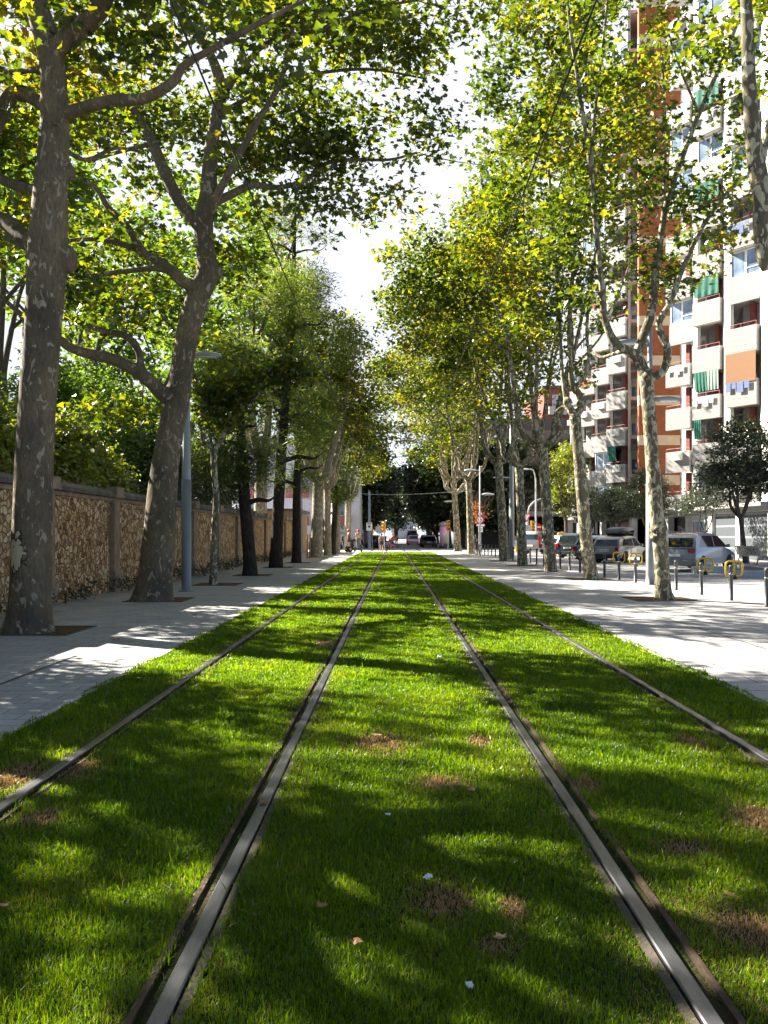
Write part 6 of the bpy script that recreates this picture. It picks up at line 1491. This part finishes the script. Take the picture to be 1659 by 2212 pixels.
motorcycle('silver motorcycle third in the parked row beyond the crossing', (-1.15, 90.2, -.03), R(66), MW_, gm)
dup(m0, (-.75, 93.4, -.03), R(48), 'black motorcycle at the right end of the parked row, behind the traffic light')
dup(m0, (-4.75, 80.5, -.03), R(75), 'black motorcycle standing left of the scooter riders')
x = at(1113,1180,70)[0]
motorcycle('white motorcycle beyond the grey overhead line pole, by the pale van', (x, 70.5, -.008), R(-30), paint('scooter white', (.7,.7,.7), 0), 'motorcycles parked by the van')
# orange litter bin and wooden tree stakes
x = at(711,1190,70)[0]
t = thing('barrier_frame', 'orange folding barrier by the farthest pale plane', 'barrier', (at(709,1193,71)[0]+.2, 71, 0), R(10))
g = G(); g.tube([(-.35,0,0),(-.35,0,1.0),(.35,0,1.0),(.35,0,0)], .035, 8); g.tube([(-.35,0,.55),(.35,0,.55)], .03, 8); g.build('frame', M_SIGY, t, True)
x = at(668,1206,50)[0]
for i, (dx_, u) in enumerate(((0, 664), (.35, 669))):
    t = thing('tree_stake', 'wooden stake at the foot of the first pale plane, ' + ('left one' if i == 0 else 'right one'), 'stake', (at(u,1206,51)[0], 51+.1*i, -.05), 0, 'wooden tree stakes')
    g = G(); g.tube([(0,0,0),(0,0,1.55)], .05, 8); g.build('post', pm('stake wood', (.30,.16,.06), .8, var=.3), t)
for i, u in enumerate((1030, 1034.5, 1040)):
    t = thing('guard_post', ('left','middle','right')[i]+' dark guard post in front of the weight limit sign', 'post', (at(u,1199,58.5)[0], 59+.4*i, -.05), 0, 'guard posts by the sign')
    g = G(); g.tube([(0,0,0),(0,0,1.5 if i < 2 else 1.1)], .04, 8); g.build('post', M_PLAST, t, True)
    g = G(); g.tube([(0,0,1.05),(0,0,1.25)] if i < 2 else [(0,0,.8),(0,0,1.0)], .044, 8); g.build('band', M_SIGY if i == 1 else M_GALV, t, True)
# ------------------------------------------------------------------ litter on the turf and paving
M_DRYL = [pm('dry leaf brown', (.34,.17,.07), .8, var=.3, scale=30), pm('dry leaf tan', (.45,.28,.13), .8, var=.3, scale=30), pm('dry leaf yellow', (.50,.32,.05), .8, var=.25, scale=30)]
M_PAPER = pm('crumpled paper', (.74,.73,.70), .8, var=.06)
def fallen(label, x, y, s, a, m, z=.045):
    rng = np.random.default_rng(int(abs(x*1000+y*77)))
    v = []; c_, sn = math.cos(a), math.sin(a)
    for (px, py) in LOBED:
        py -= .45; X, Y = px*s, py*s; v.append((c_*X-sn*Y, sn*X+c_*Y, z+s*(.55*px*px*.9+.35*abs(py)+rng.normal(0,.05))))
    g = G(); w = [(p[0], p[1], p[2]-.004) for p in v]
    k = len(v); g.add(v+w, [(i,(i+1)%k,k+(i+1)%k,k+i) for i in range(k)], LOBED_T+[(c2+k,b2_+k,a2_+k) for a2_, b2_, c2 in LOBED_T])
    o = g.build('fallen_leaf', m); o.location = (x, y, 0); tag(o, label, 'fallen leaf', 'fallen plane leaves'); return o
for u, v, s, a, k, lab in ((1080,2037,.10,.4,1,'pale brown dry leaf on the dark turf left of the right rail, nearest the camera'), (815,1597,.16,1.2,1,'large curled tan leaf on the scorched patch between the middle rails'), (568,1742,.09,2.0,0,'small dry leaf lying on the left middle rail'),
      (770,2050,.09,3.0,0,'brown dry leaf at the foot of the sunlit turf right of the left middle rail'), (695,1970,.09,.9,0,'dull brown leaf on the dark turf beside the left middle rail'), (1018,1715,.10,2.4,0,'upright brown leaf in the middle of the turf below the scorched patch'),
      (8,1968,.09,1.0,0,'brown leaf at the left edge of the turf'), (1575,1945,.12,.2,2,'yellow leaf above the large scorched patch at the right'), (300,1470,.11,.6,2,'yellow leaf on the turf strip beside the left footpath'), (445,1432,.10,2.2,1,'tan leaf on the narrow turf strip by the left footpath, farther one'),
      (1112,1980,.10,4.0,0,'brown leaf close to the flank of the right middle rail'), (1390,1412,.13,1.2,2,'pale yellow leaf on the strip of turf by the promenade')):
    x, y = gp(u, v); fallen(lab, x, y, s*.55, a, M_DRYL[k], .022)
rng = np.random.default_rng(5)
for u, v, lab in ((612,1300,'dry leaf on the footpath by the pit of the leaning plane'), (660,1308,'brown leaf on the footpath between pit and turf'), (250,1385,'dry leaf on the shaded footpath near the big trunk'), (420,1330,'brown leaf on the footpath, in the sun right of the leaning plane')):
    x, y = gp(u, v); fallen(lab, x, y, .13, rng.random()*6, M_DRYL[0], .01)
def scrap(label, x, y, s, seed):
    rng = np.random.default_rng(seed); g = G(); m = 7; v = []
    for i in range(m):
        for j in range(m): v.append(((i/(m-1)-.5)*s, (j/(m-1)-.5)*s*.7, .025+abs(rng.normal(0, s*.16))))
    w = [(p[0], p[1], p[2]-.003) for p in v]; k = m*m
    q = [(i*m+j, i*m+j+1, (i+1)*m+j+1, (i+1)*m+j) for i in range(m-1) for j in range(m-1)]
    g.add(v+w, q+[(d+k,c+k,b+k,a+k) for a, b, c, d in q]); o = g.build('paper_scrap', M_PAPER); o.location = (x, y, 0); o.rotation_euler = (0, 0, seed)
    tag(o, label, 'paper scrap', 'scraps of paper on the turf')
for i, (u, v, s, lab) in enumerate(((950,1424,.14,'white crumpled paper on the turf near the right middle rail, farthest scrap'), (925,1908,.09,'white scrap of paper above the scorched patch in the middle'), (1015,2145,.07,'small white scrap on the sunlit turf at the bottom'), (838,1770,.06,'tiny white scrap in the dark turf between the middle rails'), (1490,1330,.05,'small white scrap on the promenade edge'))):
    x, y = gp(u, v); scrap(lab, x, y, s*.42, i+3)
